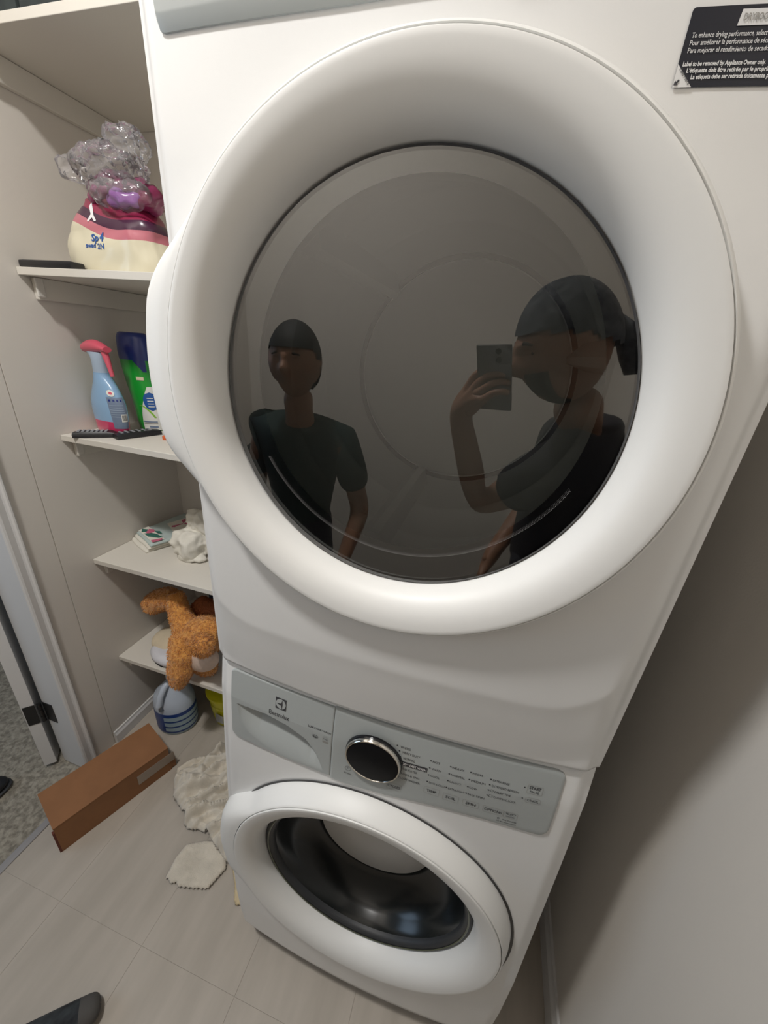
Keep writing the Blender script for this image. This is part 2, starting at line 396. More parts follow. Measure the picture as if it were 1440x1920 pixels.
def ring(name, prof, c, y0, mt, parent, n=180):
    """prof: (r, dy, weight of the handle bulge)"""
    v = []; f = []
    for r_, dy, wt in prof:
        for k in range(n):
            q = 2*math.pi*k/n; lx = math.pi-q
            lx = (lx+math.pi) % (2*math.pi)-math.pi
            rr = r_+bump_r(lx)*wt
            v.append((c[0]+rr*math.cos(q), y0+dy, c[1]+rr*math.sin(q)))
    for i in range(len(prof)-1):
        for k in range(n): f.append((i*n+k, i*n+(k+1) % n, (i+1)*n+(k+1) % n, (i+1)*n+k))
    mb = MB().add(v, f); return mb.build(name, mt, parent, ang=40)
FACE = [(.2905, .010), (.2905, .0012), (.2900, 0), (.289, -.0004), (.284, .0000), (.275, .0012), (.265, .0040), (.256, .0085), (.249, .0145), (.244, .022), (.2405, .031), (.2385, .040), (.2375, .046), (.2375, .056)]
RIM = [(.26, .060, 0), (.304, .060, .9), (.309, .052, 1), (.3085, .040, 1), (.305, .026, 1.02), (.300, .014, .97), (.296, .0055, .75), (.2938, .0025, .25), (.2925, .0018, 0), (.2920, .0024, 0), (.2918, .010, 0)]
def door_front(root, c, y0):
    face = MB().lathe([(r_, dy) for r_, dy in FACE], (c[0], y0, c[1]), 180, caps=False, axis='y').build('door_funnel', M['door_white'], root, ang=40)
    rim = ring('door_rim', RIM, c, y0, M['door_white'], root)
    return face, rim
def flat(name, pts, f, off, mt, parent, smooth=False):
    """polygon printed on an appliance surface f"""
    me = [(x, f(x, z)-off, z) for x, z in pts]
    return mesh(name, me, [tuple(range(len(me)))[::-1]], mt, parent, smooth)
def stext(body_, x0, z0, wid, hgt, f, off, mt, parent, name='printed_text', rot=0, bold=0, align='L'):
    cu = bpy.data.curves.new('txt', 'FONT'); cu.body = body_; cu.size = 1; cu.offset = bold; cu.resolution_u = 2
    o = bpy.data.objects.new('txt', cu); col.objects.link(o); dg = bpy.context.evaluated_depsgraph_get()
    me = bpy.data.meshes.new_from_object(o.evaluated_get(dg)); bpy.data.objects.remove(o)
    xs = [v.co.x for v in me.vertices]; ys = [v.co.y for v in me.vertices]
    a, b_, c_, d_ = min(xs), max(xs), min(ys), max(ys)
    if hgt is None: hgt = wid/(b_-a)*.72
    sx = wid/(b_-a); sy = hgt/.72
    co, si = math.cos(rot), math.sin(rot)
    vs = []
    for v in me.vertices:
        u, w_ = (v.co.x-a)*sx, v.co.y*sy
        x, z = x0+u*co-w_*si, z0+u*si+w_*co
        vs.append((x, f(x, z)-off, z))
    fs = [tuple(p.vertices) for p in me.polygons]; bpy.data.meshes.remove(me)
    return mesh(name, vs, fs, mt, parent, False)
def frame_rect(name, x0, x1, z0, z1, t, f, off, mt, parent, r_=.002):
    def loop(x0, x1, z0, z1, r_):
        L = []
        for cx, cz, a0 in ((x1-r_, z1-r_, 0), (x0+r_, z1-r_, 90), (x0+r_, z0+r_, 180), (x1-r_, z0+r_, 270)):
            for k in range(4): q = R(a0+30*k); L.append((cx+r_*math.cos(q), cz+r_*math.sin(q)))
        return L
    A = loop(x0, x1, z0, z1, r_); B = loop(x0+t, x1-t, z0+t, z1-t, max(r_-t, .0004)); n = len(A)
    vs = [(x, f(x, z)-off, z) for x, z in A+B]; fs = [(i, (i+1) % n, n+(i+1) % n, n+i) for i in range(n)]
    return mesh(name, vs, fs, mt, parent, False)
def dot(x, z, r_, f, off, mt, parent, name='indicator_dot'):
    return flat(name, [(x+r_*math.cos(q*math.pi/5), z+r_*math.sin(q*math.pi/5)) for q in range(10)], f, off, mt, parent)

# ------------------------------------------------------------------ washer
wa = empty('washing_machine', (0, .3, 0), 'white front-loading washing machine standing on the floor under the dryer', 'washing machine')
body('body', W_, .004, 1.033, (-.004, .540, .262), wa)
WCc = (-.004, .540)
# shade in the gap behind the door, put in as a flat black ring
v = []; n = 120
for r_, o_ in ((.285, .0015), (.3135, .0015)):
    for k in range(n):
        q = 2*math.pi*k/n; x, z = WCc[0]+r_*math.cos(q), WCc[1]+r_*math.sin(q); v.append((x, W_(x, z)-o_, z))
mesh('door_gap_shade', v, [(k, (k+1) % n, n+(k+1) % n, n+k) for k in range(n)], M['black'], wa)
door_front(wa, WCc, -.087)
MB().lathe([(.2378, 0), (.235, -.004), (.229, -.005), (.222, -.002), (.219, .006), (.218, .014)], (WCc[0], -.040, WCc[1]), 120, caps=False, axis='y').build('window_trim', M['rubber'], wa, ang=50)
gb = MB().lathe([(.2185, .010), (.212, .020), (.209, .035), (.200, .052), (.186, .068), (.166, .082), (.150, .090), (.141, .091), (.136, .088)], (WCc[0], -.040, WCc[1]), 120, caps=False, axis='y').build('glass_bowl', M['wglass'], wa, ang=50)
MB().lathe([(.136, .088), (.134, .0865), (.06, .0865), (.0005, .0865)], (WCc[0], -.040, WCc[1]), 96, caps=False, axis='y').build('bowl_end', M['wdisc'], gb, ang=50)
MB().lathe([(.231, .0), (.229, -.0012), (.2272, 0)], (WCc[0], -.0452, WCc[1]), 120, caps=False, axis='y').build('trim_line', mat('olive seal', (.10, .11, .07), .3), wa, ang=50)
# feet
for x in (-.27, .27):
    for y in (.06, .6): MB().lathe([(.022, 0), (.022, .010), (.012, .012)], (x, y, .0005), 16).build('foot', M['rubber'], wa, ang=40)
# control panel in two pieces: drawer front and console
def zb_left(x): return .8605 + .0035*ss(-.29, -.09, x)
def panel(name, xa, xb, zb, zt, parent, mt, th=.004, scoop=None, rl=0, rr=0, nx=90, nz=44):
    v = []; f = []
    for i in range(nx+1):
        x = xa+(xb-xa)*i/nx; b_, t_ = zb(x), zt(x)
        if rl and x-xa < rl: d = rl-math.sqrt(max(0, rl*rl-(rl-(x-xa))**2)); b_ += d; t_ -= d*.6
        if rr and xb-x < rr: d = rr-math.sqrt(max(0, rr*rr-(rr-(xb-x))**2)); b_ += d; t_ -= d*.6
        for j in range(nz+1):
            z = b_+(t_-b_)*j/nz
            y = W_(x, z)-th+(scoop(x, z) if scoop else 0)
            e = min(j, nz-j, i, nx-i)
            if e == 0: y += .0012
            v.append((x, y, z))
    for i in range(nx):
        for j in range(nz): a = i*(nz+1)+j; f.append((a, a+nz+1, a+nz+2, a+1))
    # side skirt
    ed = [i*(nz+1) for i in range(nx+1)]+[nx*(nz+1)+j for j in range(1, nz+1)]+[i*(nz+1)+nz for i in range(nx-1, -1, -1)]+[j for j in range(nz-1, 0, -1)]
    n0 = len(v)
    for k in ed: x, y, z = v[k]; v.append((x, W_(x, z)+.004, z))
    for k in range(len(ed)): a, b_ = k, (k+1) % len(ed); f.append((ed[a], n0+a, n0+b_, ed[b_]))
    o = mesh(name, v, f, mt, parent)
    return angle_smooth(o, 40)
def scoop(x, z):
    # drawer pull: sharp upper lip, soft lower side
    T = [(-.294, .947), (-.2247, .9525), (-.1774, .9465), (-.1383, .932), (-.1173, .9088), (-.100, .872)]
    Bt = [(-.294, .945), (-.285, .905), (-.265, .885), (-.225, .869), (-.18, .866), (-.142, .868), (-.100, .871)]
    if x < -.294 or x > -.100: return 0
    t_, b_ = lerp_tab(x, T), lerp_tab(x, Bt)
    if z > t_ or z < b_: return 0
    q = (z-b_)/max(t_-b_, 1e-4); wd = min(1, (x+.294)/.05)*min(1, (-.100-x)/.03)
    return .024*ss(0, 1, q)**1.1*min(1, wd)*ss(1.0, .93, q) if False else .032*(q**1.5)*min(1, wd)
dr = panel('detergent_drawer', -.3075, -.0856, zb_left, lambda x: 1.0225, wa, M['panel_grey'], scoop=scoop, rl=.016, nx=150, nz=110)
def zb_right(x): return lerp_tab(x, [(-.085, .8600), (-.06, .8590), (.022, .8685), (.098, .8800), (.19, .8862), (.245, .8850), (.298, .8835)])
cp = panel('control_panel', -.0848, .2985, zb_right, lambda x: 1.0245, wa, M['panel_grey'], rr=.018, nx=150, nz=30)
F = W_; OF = .0046
# drawer print
lg = flat('logo_plate', [(-.2042, .9775), (-.1815, .9775), (-.1815, 1.0015), (-.2042, 1.0015)], F, OF, M['ink'], dr)
cx, cz, r_ = -.19285, .9895, .0105
# emblem: light disc with dark pointed star shape
flat('logo_disc', [(cx+r_*math.cos(q*math.pi/16), cz+r_*math.sin(q*math.pi/16)) for q in range(32)], F, OF+.0003, M['panel_grey'], lg)
flat('logo_mark', [(cx+.003, cz+.0105), (cx+.001, cz+.002), (cx-.0095, cz-.0005), (cx+.001, cz-.003), (cx+.003, cz-.0105), (cx+.004, cz)], F, OF+.0006, M['ink'], lg)
stext('Electrolux', -.2174, .9600, .0437, .0095, F, OF, M['ink'], dr, bold=.008)
stext('LUX', -.1339, .9655, .0115, .0042, F, OF, M['ink'], dr, bold=.02)
stext('CARE WASH', -.1215, .9655, .0330, .0042, F, OF, M['ink'], dr)
frame_rect('badge', -.1240, -.1125, .9455, .9525, .0007, F, OF, M['ink'], dr, r_=.0034)
stext('hp', -.1215, .9470, .0065, .0040, F, OF, M['ink'], dr, bold=.02)
frame_rect('badge', -.1035, -.0925, .9420, .9560, .0005, F, OF, M['ink_grey'], dr, r_=.0005)
stext('energy', -.1025, .9500, .0090, .0035, F, OF, M['ink'], dr)
flat('badge_bar', [(-.1030, .9430), (-.0930, .9430), (-.0930, .9462), (-.1030, .9462)], F, OF, M['ink_grey'], dr)
# knob
kx, kz = -.0052, .9510
kb = W_(kx, kz)-.004
kn = MB().lathe([(.0520, -.0002), (.0520, -.003), (.0505, -.006)], (kx, kb, kz), 72, caps=False, axis='y').build('dial', M['black'], cp, ang=35)
MB().lathe([(.0505, -.006), (.0500, -.0100), (.0490, -.0112), (.0472, -.0112), (.0466, -.0100)], (kx, kb, kz), 72, caps=False, axis='y').build('dial_ring', M['chrome'], kn, ang=35)
MB().lathe([(.0467, -.0100), (.0440, -.0112), (.0005, -.0116)], (kx, kb, kz), 72, caps=False, axis='y').build('dial_face', M['display'], kn, ang=35)
frame_rect('power_symbol', -.0560, -.0445, .8965, .9080, .0006, F, OF, M['ink'], cp, r_=.0057)
flat('power_symbol', [(-.0507, .9015), (-.0498, .9015), (-.0498, .9062), (-.0507, .9062)], F, OF, M['ink'], cp)
stext('POWER', -.0575, .8880, .0140, .0034, F, OF, M['ink'], cp, bold=.01)
def prow(t, x, z, xe=None, s=.0047, d=True, xo=.0058):
    if d: dot(x, z, .0014, F, OF, M['ink'], cp)
    stext(t, x+xo, z-s/2-.0006, (xe-x-xo) if xe else len(t)*.0037, s, F, OF, M['ink'], cp)
for t, x, z, xe in (('WHITES', .0327, .9911, .0560), ('HEAVY DUTY', .0376, .9817, .0735), ('NORMAL', .0406, .9709, .0665), ('DELICATES', .0422, .9477, .0725), ('RINSE & SPIN', .0401, .9360, .0785), ('CLEAN WASHER', .0365, .9252, .0808)): prow(t, x, z, xe)
flat('highlight_bar', [(.0400, .9540), (.0890, .9552), (.0892, .9648), (.0400, .9630)], F, OF, M['ink'], cp)
dot(.0432, .9590, .0012, F, OF+.0004, M['ink_white'], cp)
stext('20', .0468, .9563, .0052, .0052, F, OF+.0004, M['ink_white'], cp, bold=.02)
stext('min', .0525, .9590, .0055, .0026, F, OF+.0004, M['ink_white'], cp)
stext('FAST WASH', .0590, .9567, .0285, .0052, F, OF+.0004, M['ink_white'], cp, bold=.015)
for x, L in ((.0923, ('HOT', 'WARM', 'COOL', 'ECO COLD')), (.1251, ('HEAVY', 'NORMAL', 'LIGHT', 'EXTRA LIGHT')), (.1582, ('HIGH', 'MEDIUM', 'LOW', 'NO SPIN'))):
    for t, z in zip(L, (.9816, .9669, .9517, .9360)): prow(t, x, z, min(x+.0045+len(t)*.0036, x+.0300), s=.0044, xo=.0032)
for t, z, xe, ic in (('EXTRA RINSE', .9789, .2205, 0), ('EXTENDED REFRESH', .9680, .2370, 0), ('DELAY TIME', .9571, .2265, 1), ('CONTROL LOCK', .9453, .2368, 2)):
    dot(.1910, z, .0014, F, OF, M['ink'], cp)
    stext(t, .1945+(.0065 if ic else 0), z-.0027, xe-.1945-(.0065 if ic else 0), .0044, F, OF, M['ink'], cp)
    if ic: frame_rect('icon', .1935, .1990, z-.0028, z+.0028, .0006, F, OF, M['ink'], cp, r_=.0027 if ic == 1 else .0012)
for t, x0, x1, z0, z1 in (('CYCLES', .0240, .0503, .8900, .9065), ('TEMP', .0889, .1155, .9086, .9241), ('SOIL', .1218, .1488, .9069, .9222), ('SPIN', .1555, .1827, .9074, .9212), ('OPTIONS', .1895, .2230, .9067, .9208)):
    frame_rect('button_outline', x0, x1, z0, z1, .0005, F, OF, M['ink_grey'], cp)
    wd = (x1-x0)*(.86 if len(t) > 5 else .62); stext(t, (x0+x1)/2-wd/2, (z0+z1)/2-.0028, wd, .0058, F, OF, M['ink'], cp, bold=.012)
frame_rect('button_outline', .2235, .2460, .9062, .9208, .0005, F, OF, M['ink_grey'], cp)
stext('SELECT', .2265, .9142, .0165, .0042, F, OF, M['ink'], cp, bold=.01); stext('ON/OFF', .2275, .9085, .0145, .0034, F, OF, M['ink'], cp)
frame_rect('icon', .2155, .2190, .8985, .9030, .0006, F, OF, M['ink'], cp, r_=.0015)
stext('WASTE WATER', .2235, .8985, .0235, .0030, F, OF, M['ink'], cp, bold=.01); stext('for the environment', .2150, .8935, .0320, .0030, F, OF, M['ink'], cp, bold=.01)
frame_rect('button_outline', .2478, .2716, .9712, .9880, .0005, F, OF, M['ink_grey'], cp)
stext('START', .2508, .9803, .0178, .0055, F, OF, M['ink'], cp, bold=.025); stext('PAUSE', .2525, .9735, .0145, .0042, F, OF, M['ink'], cp)
frame_rect('button_outline', .2490, .2724, .9522, .9635, .0005, F, OF, M['ink_grey'], cp)
stext('CANCEL', .2520, .9558, .0175, .0048, F, OF, M['ink'], cp, bold=.01)
dot(.2437, .9806, .0013, F, OF, M['ink'], cp); dot(.2442, .9593, .0013, F, OF, M['ink'], cp)

# ------------------------------------------------------------------ dryer
dy = empty('clothes_dryer', (0, .3, 1.035), 'white front-loading clothes dryer stacked on top of the washing machine', 'dryer')
DC = (-.012, 1.549)
body('body', Dr, 1.035, 2.06, (DC[0], DC[1], .262), dy)
door_front(dy, DC, -.071)
# glass with bevelled edge, printed border on its back
gl = MB().lathe([(.2374, .006), (.2373, -.0025), (.2366, -.0052), (.2350, -.0062), (.2340, -.0064)], (DC[0], -.024, DC[1]), 144, caps=False, axis='y').build('glass_bevel', M['print'], dy, ang=80)
MB().lathe([(.2340, -.0064), (.10, -.0064), (.0004, -.0064)], (DC[0], -.024, DC[1]), 144, caps=False, axis='y').build('door_glass', M['pane'], dy, ang=80)
# printed border (centre of the clear area sits higher, as printed) 
n = 120; v = []
for k in range(n):
    q = 2*math.pi*k/n; v.append((DC[0]+.2365*math.cos(q), -.0265, DC[1]+.2365*math.sin(q)))
for k in range(n):
    q = 2*math.pi*k/n; v.append((DC[0]+.006+.198*math.cos(q), -.0265, DC[1]+.016+.200*math.sin(q)))
br = mesh('printed_border', v, [(k, (k+1) % n, n+(k+1) % n, n+k) for k in range(n)], M['print'], dy)
mbd = MB()
for k in range(230):
    q = R(-150)+R(125)*k/229
    for rw in range(3):
        qq = q+rw*R(.27); rr = .2140-.0016*rw; x, z = DC[0]+.004+rr*math.cos(qq), DC[1]+.020+rr*math.sin(qq); s = .00042-.00010*rw
        mbd.add([(x+s*math.cos(a*math.pi/2), -.0305, z+s*math.sin(a*math.pi/2)) for a in range(4)], [(0, 1, 2, 3)])
tag(mbd.build('print_dots', M['ink_white'], br), kind='stuff')
# drum
dprof = [(.262, -.012), (.250, .0), (.232, .012), (.228, .030), (.236, .045), (.262, .050), (.280, .062), (.283, .20), (.279, .208), (.283, .216), (.283, .36), (.279, .368), (.283, .376), (.284, .56), (.276, .585)]
du = MB().lathe(dprof, (DC[0], 0, DC[1]), 96, caps=False, axis='y').build('drum', M['drum'], dy, ang=60)
MB().lathe([(.276, .585), (.262, .590), (.255, .584), (.14, .580), (.0005, .578)], (DC[0], 0, DC[1]), 96, caps=False, axis='y').build('drum_back', M['drum'], du, ang=40)
MB().lathe([(.2765, .584), (.266, .5875), (.2645, .5865)], (DC[0], 0, DC[1]), 96, caps=False, axis='y').build('drum_seam', M['drum_dark'], du, ang=40)
for a in (15, 135, 255):
    c_ = math.cos(R(a)); s_ = math.sin(R(a)); mb = MB()
    pr = [(-.03, .281), (-.018, .262), (-.008, .245), (.008, .245), (.018, .262), (.03, .281)]
    v = [(DC[0]+u*s_+r_*c_, y, DC[1]-u*c_+r_*s_) for y in (.10, .54) for u, r_ in pr]; n = 6
    mb.add(v, [(i, (i+1) % n, n+(i+1) % n, n+i) for i in range(n)]+[tuple(range(n)), tuple(range(2*n-1, n-1, -1))]).build('drum_paddle', M['drum'], du, ang=35)
# console panel at the top
def console():
    xs = [-.308+.616*i/120 for i in range(121)]; v = []; f = []
    rows = [(0, .001), (.0, -.0022), (.0105, -.0068), (.013, -.0070), (.15, -.0070)]
    zb = lambda x: 1.8762+.008*max(0, (-x-.09)/.21)**1.3+.008*max(0, (x-.09)/.21)**1.3
    for x in xs:
        e = .308-abs(x); dz = 0
        if e < .011: dz = .011-math.sqrt(max(0, .011**2-(.011-e)**2))
        for h, dy_ in rows:
            k = 1 if e > .001 else .2
            v.append((x, D_(x, 1.9)+dy_*min(1, .35+e/.008), min(zb(x)+dz+h, 2.03)))
    n = len(rows)
    for i in range(120):
        for j in range(n-1): f.append((i*n+j, (i+1)*n+j, (i+1)*n+j+1, i*n+j+1))
    f.append(tuple(j for j in range(n))); f.append(tuple(120*n+j for j in range(n-1, -1, -1)))
    f.append(tuple(i*n+n-1 for i in range(121)))
    return angle_smooth(mesh('console_panel', v, f, M['panel_grey'], dy), 25)
cpn = console()
MB().lathe([(.030, 0), (.030, -.02), (.027, -.023), (.0005, -.023)], (0, W_(0, 1)-.018, 1.97), 48, caps=False, axis='y').build('dial', M['black'], cpn, ang=35)
# sticker
FD = lambda x, z: Dr(x, z)
sk_v = []; sk_f = []
sx_ = [.1757, .1760, .1766, .1775, .1790]+[.179+.1397*i/14 for i in range(1, 15)]
for x in sx_:
    e = max(0, .0022-(x-.1757)); zt = 1.8541-(.0022-math.sqrt(max(0, .0022**2-e*e)))
    sk_v += [(x, FD(x, 1.83)-.0009, 1.8108), (x, FD(x, 1.83)-.0009, zt)]
for i in range(len(sx_)-1): sk_f.append((2*i, 2*i+2, 2*i+3, 2*i+1))
sk = mesh('instruction_sticker', sk_v, sk_f, M['sticker'], dy); sk['label'] = 'dark navy instruction sticker with white text'
FS = lambda x, z: FD(x, 1.83)
flat('sticker_box', [(.2076, 1.8432), (.2350, 1.8432), (.2350, 1.8517), (.2085, 1.8517)], FS, .0014, M['ink_white'], sk)
stext('DRYBOOST', .2105, 1.8457, .0198, .0038, FS, .0018, M['ink_grey'], sk, bold=.02)
def line(t, x, z, s, bold=0):
    cu = bpy.data.curves.new('t', 'FONT'); stext(t, x, z, len(t)*s*.485, s, FS, .0014, M['ink_white'], sk, bold=bold)
line('To enhance drying performance, select BOOST', .1797, 1.8379, .0029, .01)
line("Pour améliorer la performance de séchage,", .1797, 1.8339, .0029, .01)
line("Para mejorar el rendimiento de secado, sel", .1797, 1.8298, .0029, .01)
line('Label to be removed by Appliance Owner only.', .1790, 1.8226, .0026, .03)
line("L'étiquette doit être retirée par le propriétaire", .1828, 1.8189, .0026, .03)
line('La etiqueta debe ser retirada únicamente por', .1869, 1.8153, .0026, .03)
flat('peel_corner', [(.1757, 1.8108), (.1890, 1.8108), (.1757, 1.8240)], FS, .0014, M['ink_white'], sk)
stext('Peel Here', .1775, 1.8205, .0125, .0022, FS, .0018, M['ink'], sk, rot=R(-45), bold=.01)
flat('arrow', [(.1762, 1.8118), (.1792, 1.8120), (.1784, 1.8128), (.1798, 1.8144), (.1788, 1.8152), (.1774, 1.8138), (.1766, 1.8146)], FS, .0018, M['ink'], sk)

# ------------------------------------------------------------------ closet contents
# top shelf
b0 = empty('storage_bin', (-1.02, .50, 2.187), 'dark grey fabric storage bin on the topmost shelf, left one', 'bin', 'bins on the topmost shelf')
def bin_(root, x0, x1, y0, y1, z0, h):
    b = root; MB().box(x0, x1, y0, y1, z0, z0+h, b=.012).build('bin_body', M['bin'], b, ang=30)
    MB().box(x0-.004, x1+.004, y0-.004, y1+.004, z0+h-.03, z0+h+.004, b=.003).build('bin_rim', M['bin'], b, ang=30)
    MB().tube([((x0+x1)/2-.05, y0-.006, z0+h*.55), ((x0+x1)/2-.03, y0-.02, z0+h*.62), ((x0+x1)/2+.03, y0-.02, z0+h*.62), ((x0+x1)/2+.05, y0-.006, z0+h*.55)], .006).build('bin_handle', M['navy'], b, ang=40)
bin_(b0, -1.178, -1.015, .395, .70, 2.1865, .20)
b1 = empty('storage_bin', (-.91, .50, 2.187), 'dark green-black fabric storage bin on the topmost shelf, right one', 'bin', 'bins on the topmost shelf')
bin_(b1, -1.008, -.805, .392, .70, 2.1865, .20)
tb = empty('tub', (-.745, .46, 2.187), 'white tub with a blue band on the topmost shelf', 'tub')
MB().lathe([(.040, 0), (.043, .005), (.046, .12)], (-.752, .455, 2.1865), 32).build('tub_body', M['labelw'], tb, ang=40)
MB().lathe([(.049, .12), (.049, .135), (.045, .138)], (-.752, .455, 2.1865), 32).build('lid', M['labelw'], tb, ang=40)
MB().lathe([(.0445, .006), (.0475, .10)], (-.752, .455, 2.1865), 32, caps=False).build('label_band', M['sky'], tb, ang=40)

# shelf 2: tablet and diaper pack
tp = empty('electronic_device', (-1.09, .46, 1.7305), 'flat black electronic device lying left of the diaper pack', 'electronic device')
MB().box(-1.180, -1.00, .381, .421, 1.7305, 1.7475, b=.004).build('casing', M['remote'], tp, ang=30)
MB().box(-1.172, -1.008, .387, .415, 1.7475, 1.7482).build('top_plate', M['black'], tp)
pk = empty('diaper_pack', (-.93, .50, 1.7305), 'opened diaper pack with magenta top and white lower part', 'diaper pack')
def pillow(cx, cy, z0, w_, d_, h, mt, name, parent, seed=1, top=.5, amp=.012, tiltx=0):
    nu, nv = 72, 44; v = []; f = []
    for j in range(nv+1):
        t = j/nv; zz = z0+h*t
        s = 1.0-(1-top)*ss(.55, 1, t); s *= .90+.10*math.sin(math.pi*min(1, t*1.6+.12))
        for i in range(nu):
            q = 2*math.pi*i/nu; c, s2 = math.cos(q), math.sin(q); p = .55
            x = math.copysign(abs(c)**p, c)*w_/2*s; y = math.copysign(abs(s2)**p, s2)*d_/2*s
            nn = noise.noise(Vector((x*14, y*14, zz*14+seed)))+.5*noise.noise(Vector((x*40, y*40, zz*25+seed)))
            k = 1+nn*amp/(w_/2); v.append((cx+x*k+tiltx*t, cy+y*k, zz+(.012*noise.noise(Vector((x*20, y*20, seed))) if t > .9 else 0)))
    for j in range(nv):
        for i in range(nu): a = j*nu+i; b_ = j*nu+(i+1) % nu; f.append((a, b_, b_+nu, a+nu))
    f.append(tuple(range(nu-1, -1, -1))); f.append(tuple(nv*nu+i for i in range(nu)))
    return mesh(name, v, f, mt, parent)
pb = pillow(-.940, .500, 1.7308, .300, .150, .170, M['pack'], 'pack_body', pk, 3, .62, .014)
mb = MB(); MBv = lambda c, r_: mb.ell(c, r_, sub=4)
MBv((-.955, .49, 1.905), (.055, .04, .028)); MBv((-.87, .49, 1.905), (.075, .045, .035))
cr = displaced(mb.build('pack_top', mat('crumpled magenta film', (.30, .05, .16), .25, c2=(.16, .01, .05), nscale=9, coat=.5), pk, smooth=True), .018, 30, 4, .006, 90)
mb = MB(); mb.ell((-.875, .455, 1.895), (.050, .02, .022), sub=4)
displaced(mb.build('pack_inner', mat('purple film', (.30, .10, .38), .25, coat=.5), pk, smooth=True), .012, 40, 9)
from mathutils.bvhtree import BVHTree
_bv = BVHTree.FromPolygons([v_.co+pk.location for v_ in pb.data.vertices], [tuple(p.vertices) for p in pb.data.polygons])
def fpk(x, z):
    h = _bv.ray_cast(Vector((x, .2, z)), Vector((0, 1, 0)))[0]; return (h.y if h else .43)-.0012
stext('SIZE 1', -1.000, 1.799, .0, .0, fp, 0, M['sky'], pk) if False else None
for t, x, z, s, wd in (('Sp', -.972, 1.800, .016, .024), ('4', -.945, 1.800, .020, .013), ('swad', -.992, 1.786, .010, .034), ('2N', -.952, 1.783, .012, .022)):
    stext(t, x, z, wd, s, fpk, 0, M['sky'], pk, bold=.03)
flat('ribbon_mark', [(-.985, 1.878), (-.979, 1.888), (-.970, 1.872), (-.964, 1.858), (-.953, 1.845), (-.959, 1.843), (-.968, 1.852), (-.978, 1.842), (-.983, 1.844), (-.974, 1.860)], fpk, 0, M['ink_white'], pk)
pgb = empty('plastic_bag', (-.93, .48, 1.90), 'crumpled clear plastic bag on top of the diaper pack', 'plastic bag')
mb = MB()
for c, r_, rt in (((-.900, .455, 1.955), (.092, .055, .040), (0, .05, 0)), ((-.850, .46, 1.992), (.050, .032, .040), (0, .4, 0)), ((-1.002, .455, 1.952), (.046, .026, .024), (0, .3, 0))):
    mb.ell(c, r_, rt, sub=5)
bo = mb.build('film', M['film'], pgb); md = bo.modifiers.new('r', 'REMESH'); md.mode = 'VOXEL'; md.voxel_size = .005
dg = bpy.context.evaluated_depsgraph_get(); me = bpy.data.meshes.new_from_object(bo.evaluated_get(dg)); bo.modifiers.clear(); bo.data = me
for v_ in me.vertices:
    p = v_.co; k = 1-abs(noise.noise(Vector((p.x*14+2, p.y*14, p.z*26))))*3.0; k2 = 1-abs(noise.noise(Vector((p.x*40, p.y*40+5, p.z*55))))*2.6
    v_.co = p+v_.normal*(.010*k+.005*k2)
me.update(); me.polygons.foreach_set('use_smooth', [k % 1 == 0 for k in range(len(me.polygons))])
mb = MB(); mb.ell((-.88, .448, 1.905), (.085, .040, .038), (0, .12, 0), sub=4)
bo = displaced(mb.build('film_fold', M['film'], pgb, smooth=True), .012, 30, 3, .006, 70)

# shelf 3 : spray bottle, green bottle, remotes
sb = empty('spray_bottle', (-1.118, .475, 1.2845), 'pale blue trigger spray bottle with pink head', 'bottle')
SC = (-1.099, .487, 1.2845)
K = 1.0
def prof_loft(P, c, n=40, rz=0, mb=None):
    """P: (z, rx, ry, dx)"""
    mb = mb or MB(); v = []; f = []
    for z, rx, ry, dx in P:
        for k in range(n):
            q = 2*math.pi*k/n; x, y = rx*math.cos(q)+dx, ry*math.sin(q); v.append((c[0]+x*math.cos(rz)-y*math.sin(rz), c[1]+x*math.sin(rz)+y*math.cos(rz), c[2]+z))
    for i in range(len(P)-1):
        for k in range(n): f.append((i*n+k, i*n+(k+1) % n, (i+1)*n+(k+1) % n, (i+1)*n+k))
    f.append(tuple(range(n-1, -1, -1))); f.append(tuple((len(P)-1)*n+k for k in range(n)))
    return mb.add(v, f)
zl = -.15
prof_loft([(0.0020, 0.0581, 0.0234, 0.0000), (0.0000, 0.0622, 0.0261, 0.0000), (0.0060, 0.0688, 0.0297, 0.0000), (0.0261, 0.0713, 0.0306, 0.0000), (0.0421, 0.0727, 0.0315, 0.0000)], SC, rz=zl).build('pink_base', M['magenta'], sb, ang=50)
sbb = prof_loft([(0.0421, 0.0727, 0.0315, 0.0000), (0.0751, 0.0740, 0.0324, 0.0000), (0.1002, 0.0713, 0.0315, 0.0000), (0.1252, 0.0608, 0.0279, 0.0000), (0.1503, 0.0463, 0.0243, 0.0000), (0.1703, 0.0291, 0.0230, -0.0022), (0.1823, 0.0246, 0.0210, -0.0033), (0.1864, 0.0252, 0.0210, -0.0033)], SC, rz=zl).build('bottle_body', M['bottleblue'], sb, ang=50)
prof_loft([(0.1864, 0.0235, 0.0200, -0.0033), (0.2003, 0.0230, 0.0200, -0.0033), (0.2224, 0.0246, 0.0190, -0.0033), (0.2354, 0.0291, 0.0180, -0.0066), (0.2444, 0.0381, 0.0160, -0.0132)], SC, rz=zl).build('nozzle_neck', M['nozzle'], sb, ang=50)
hd = MB()
hv = []; N = 14
for i in range(15):
    t = i/14; x = -.058+.104*t; zc = .254+.006*math.sin(t*math.pi); rz_ = .008+.012*math.sin(math.pi*min(1, .18+t*.85)); ry = .008+.011*math.sin(math.pi*min(1, .25+t*.6))
    for k in range(16): q = 2*math.pi*k/16; hv.append((x, ry*math.cos(q), zc+rz_*math.sin(q)))
rot = Matrix.Rotation(zl, 4, 'Z'); T = Matrix.Translation(SC)
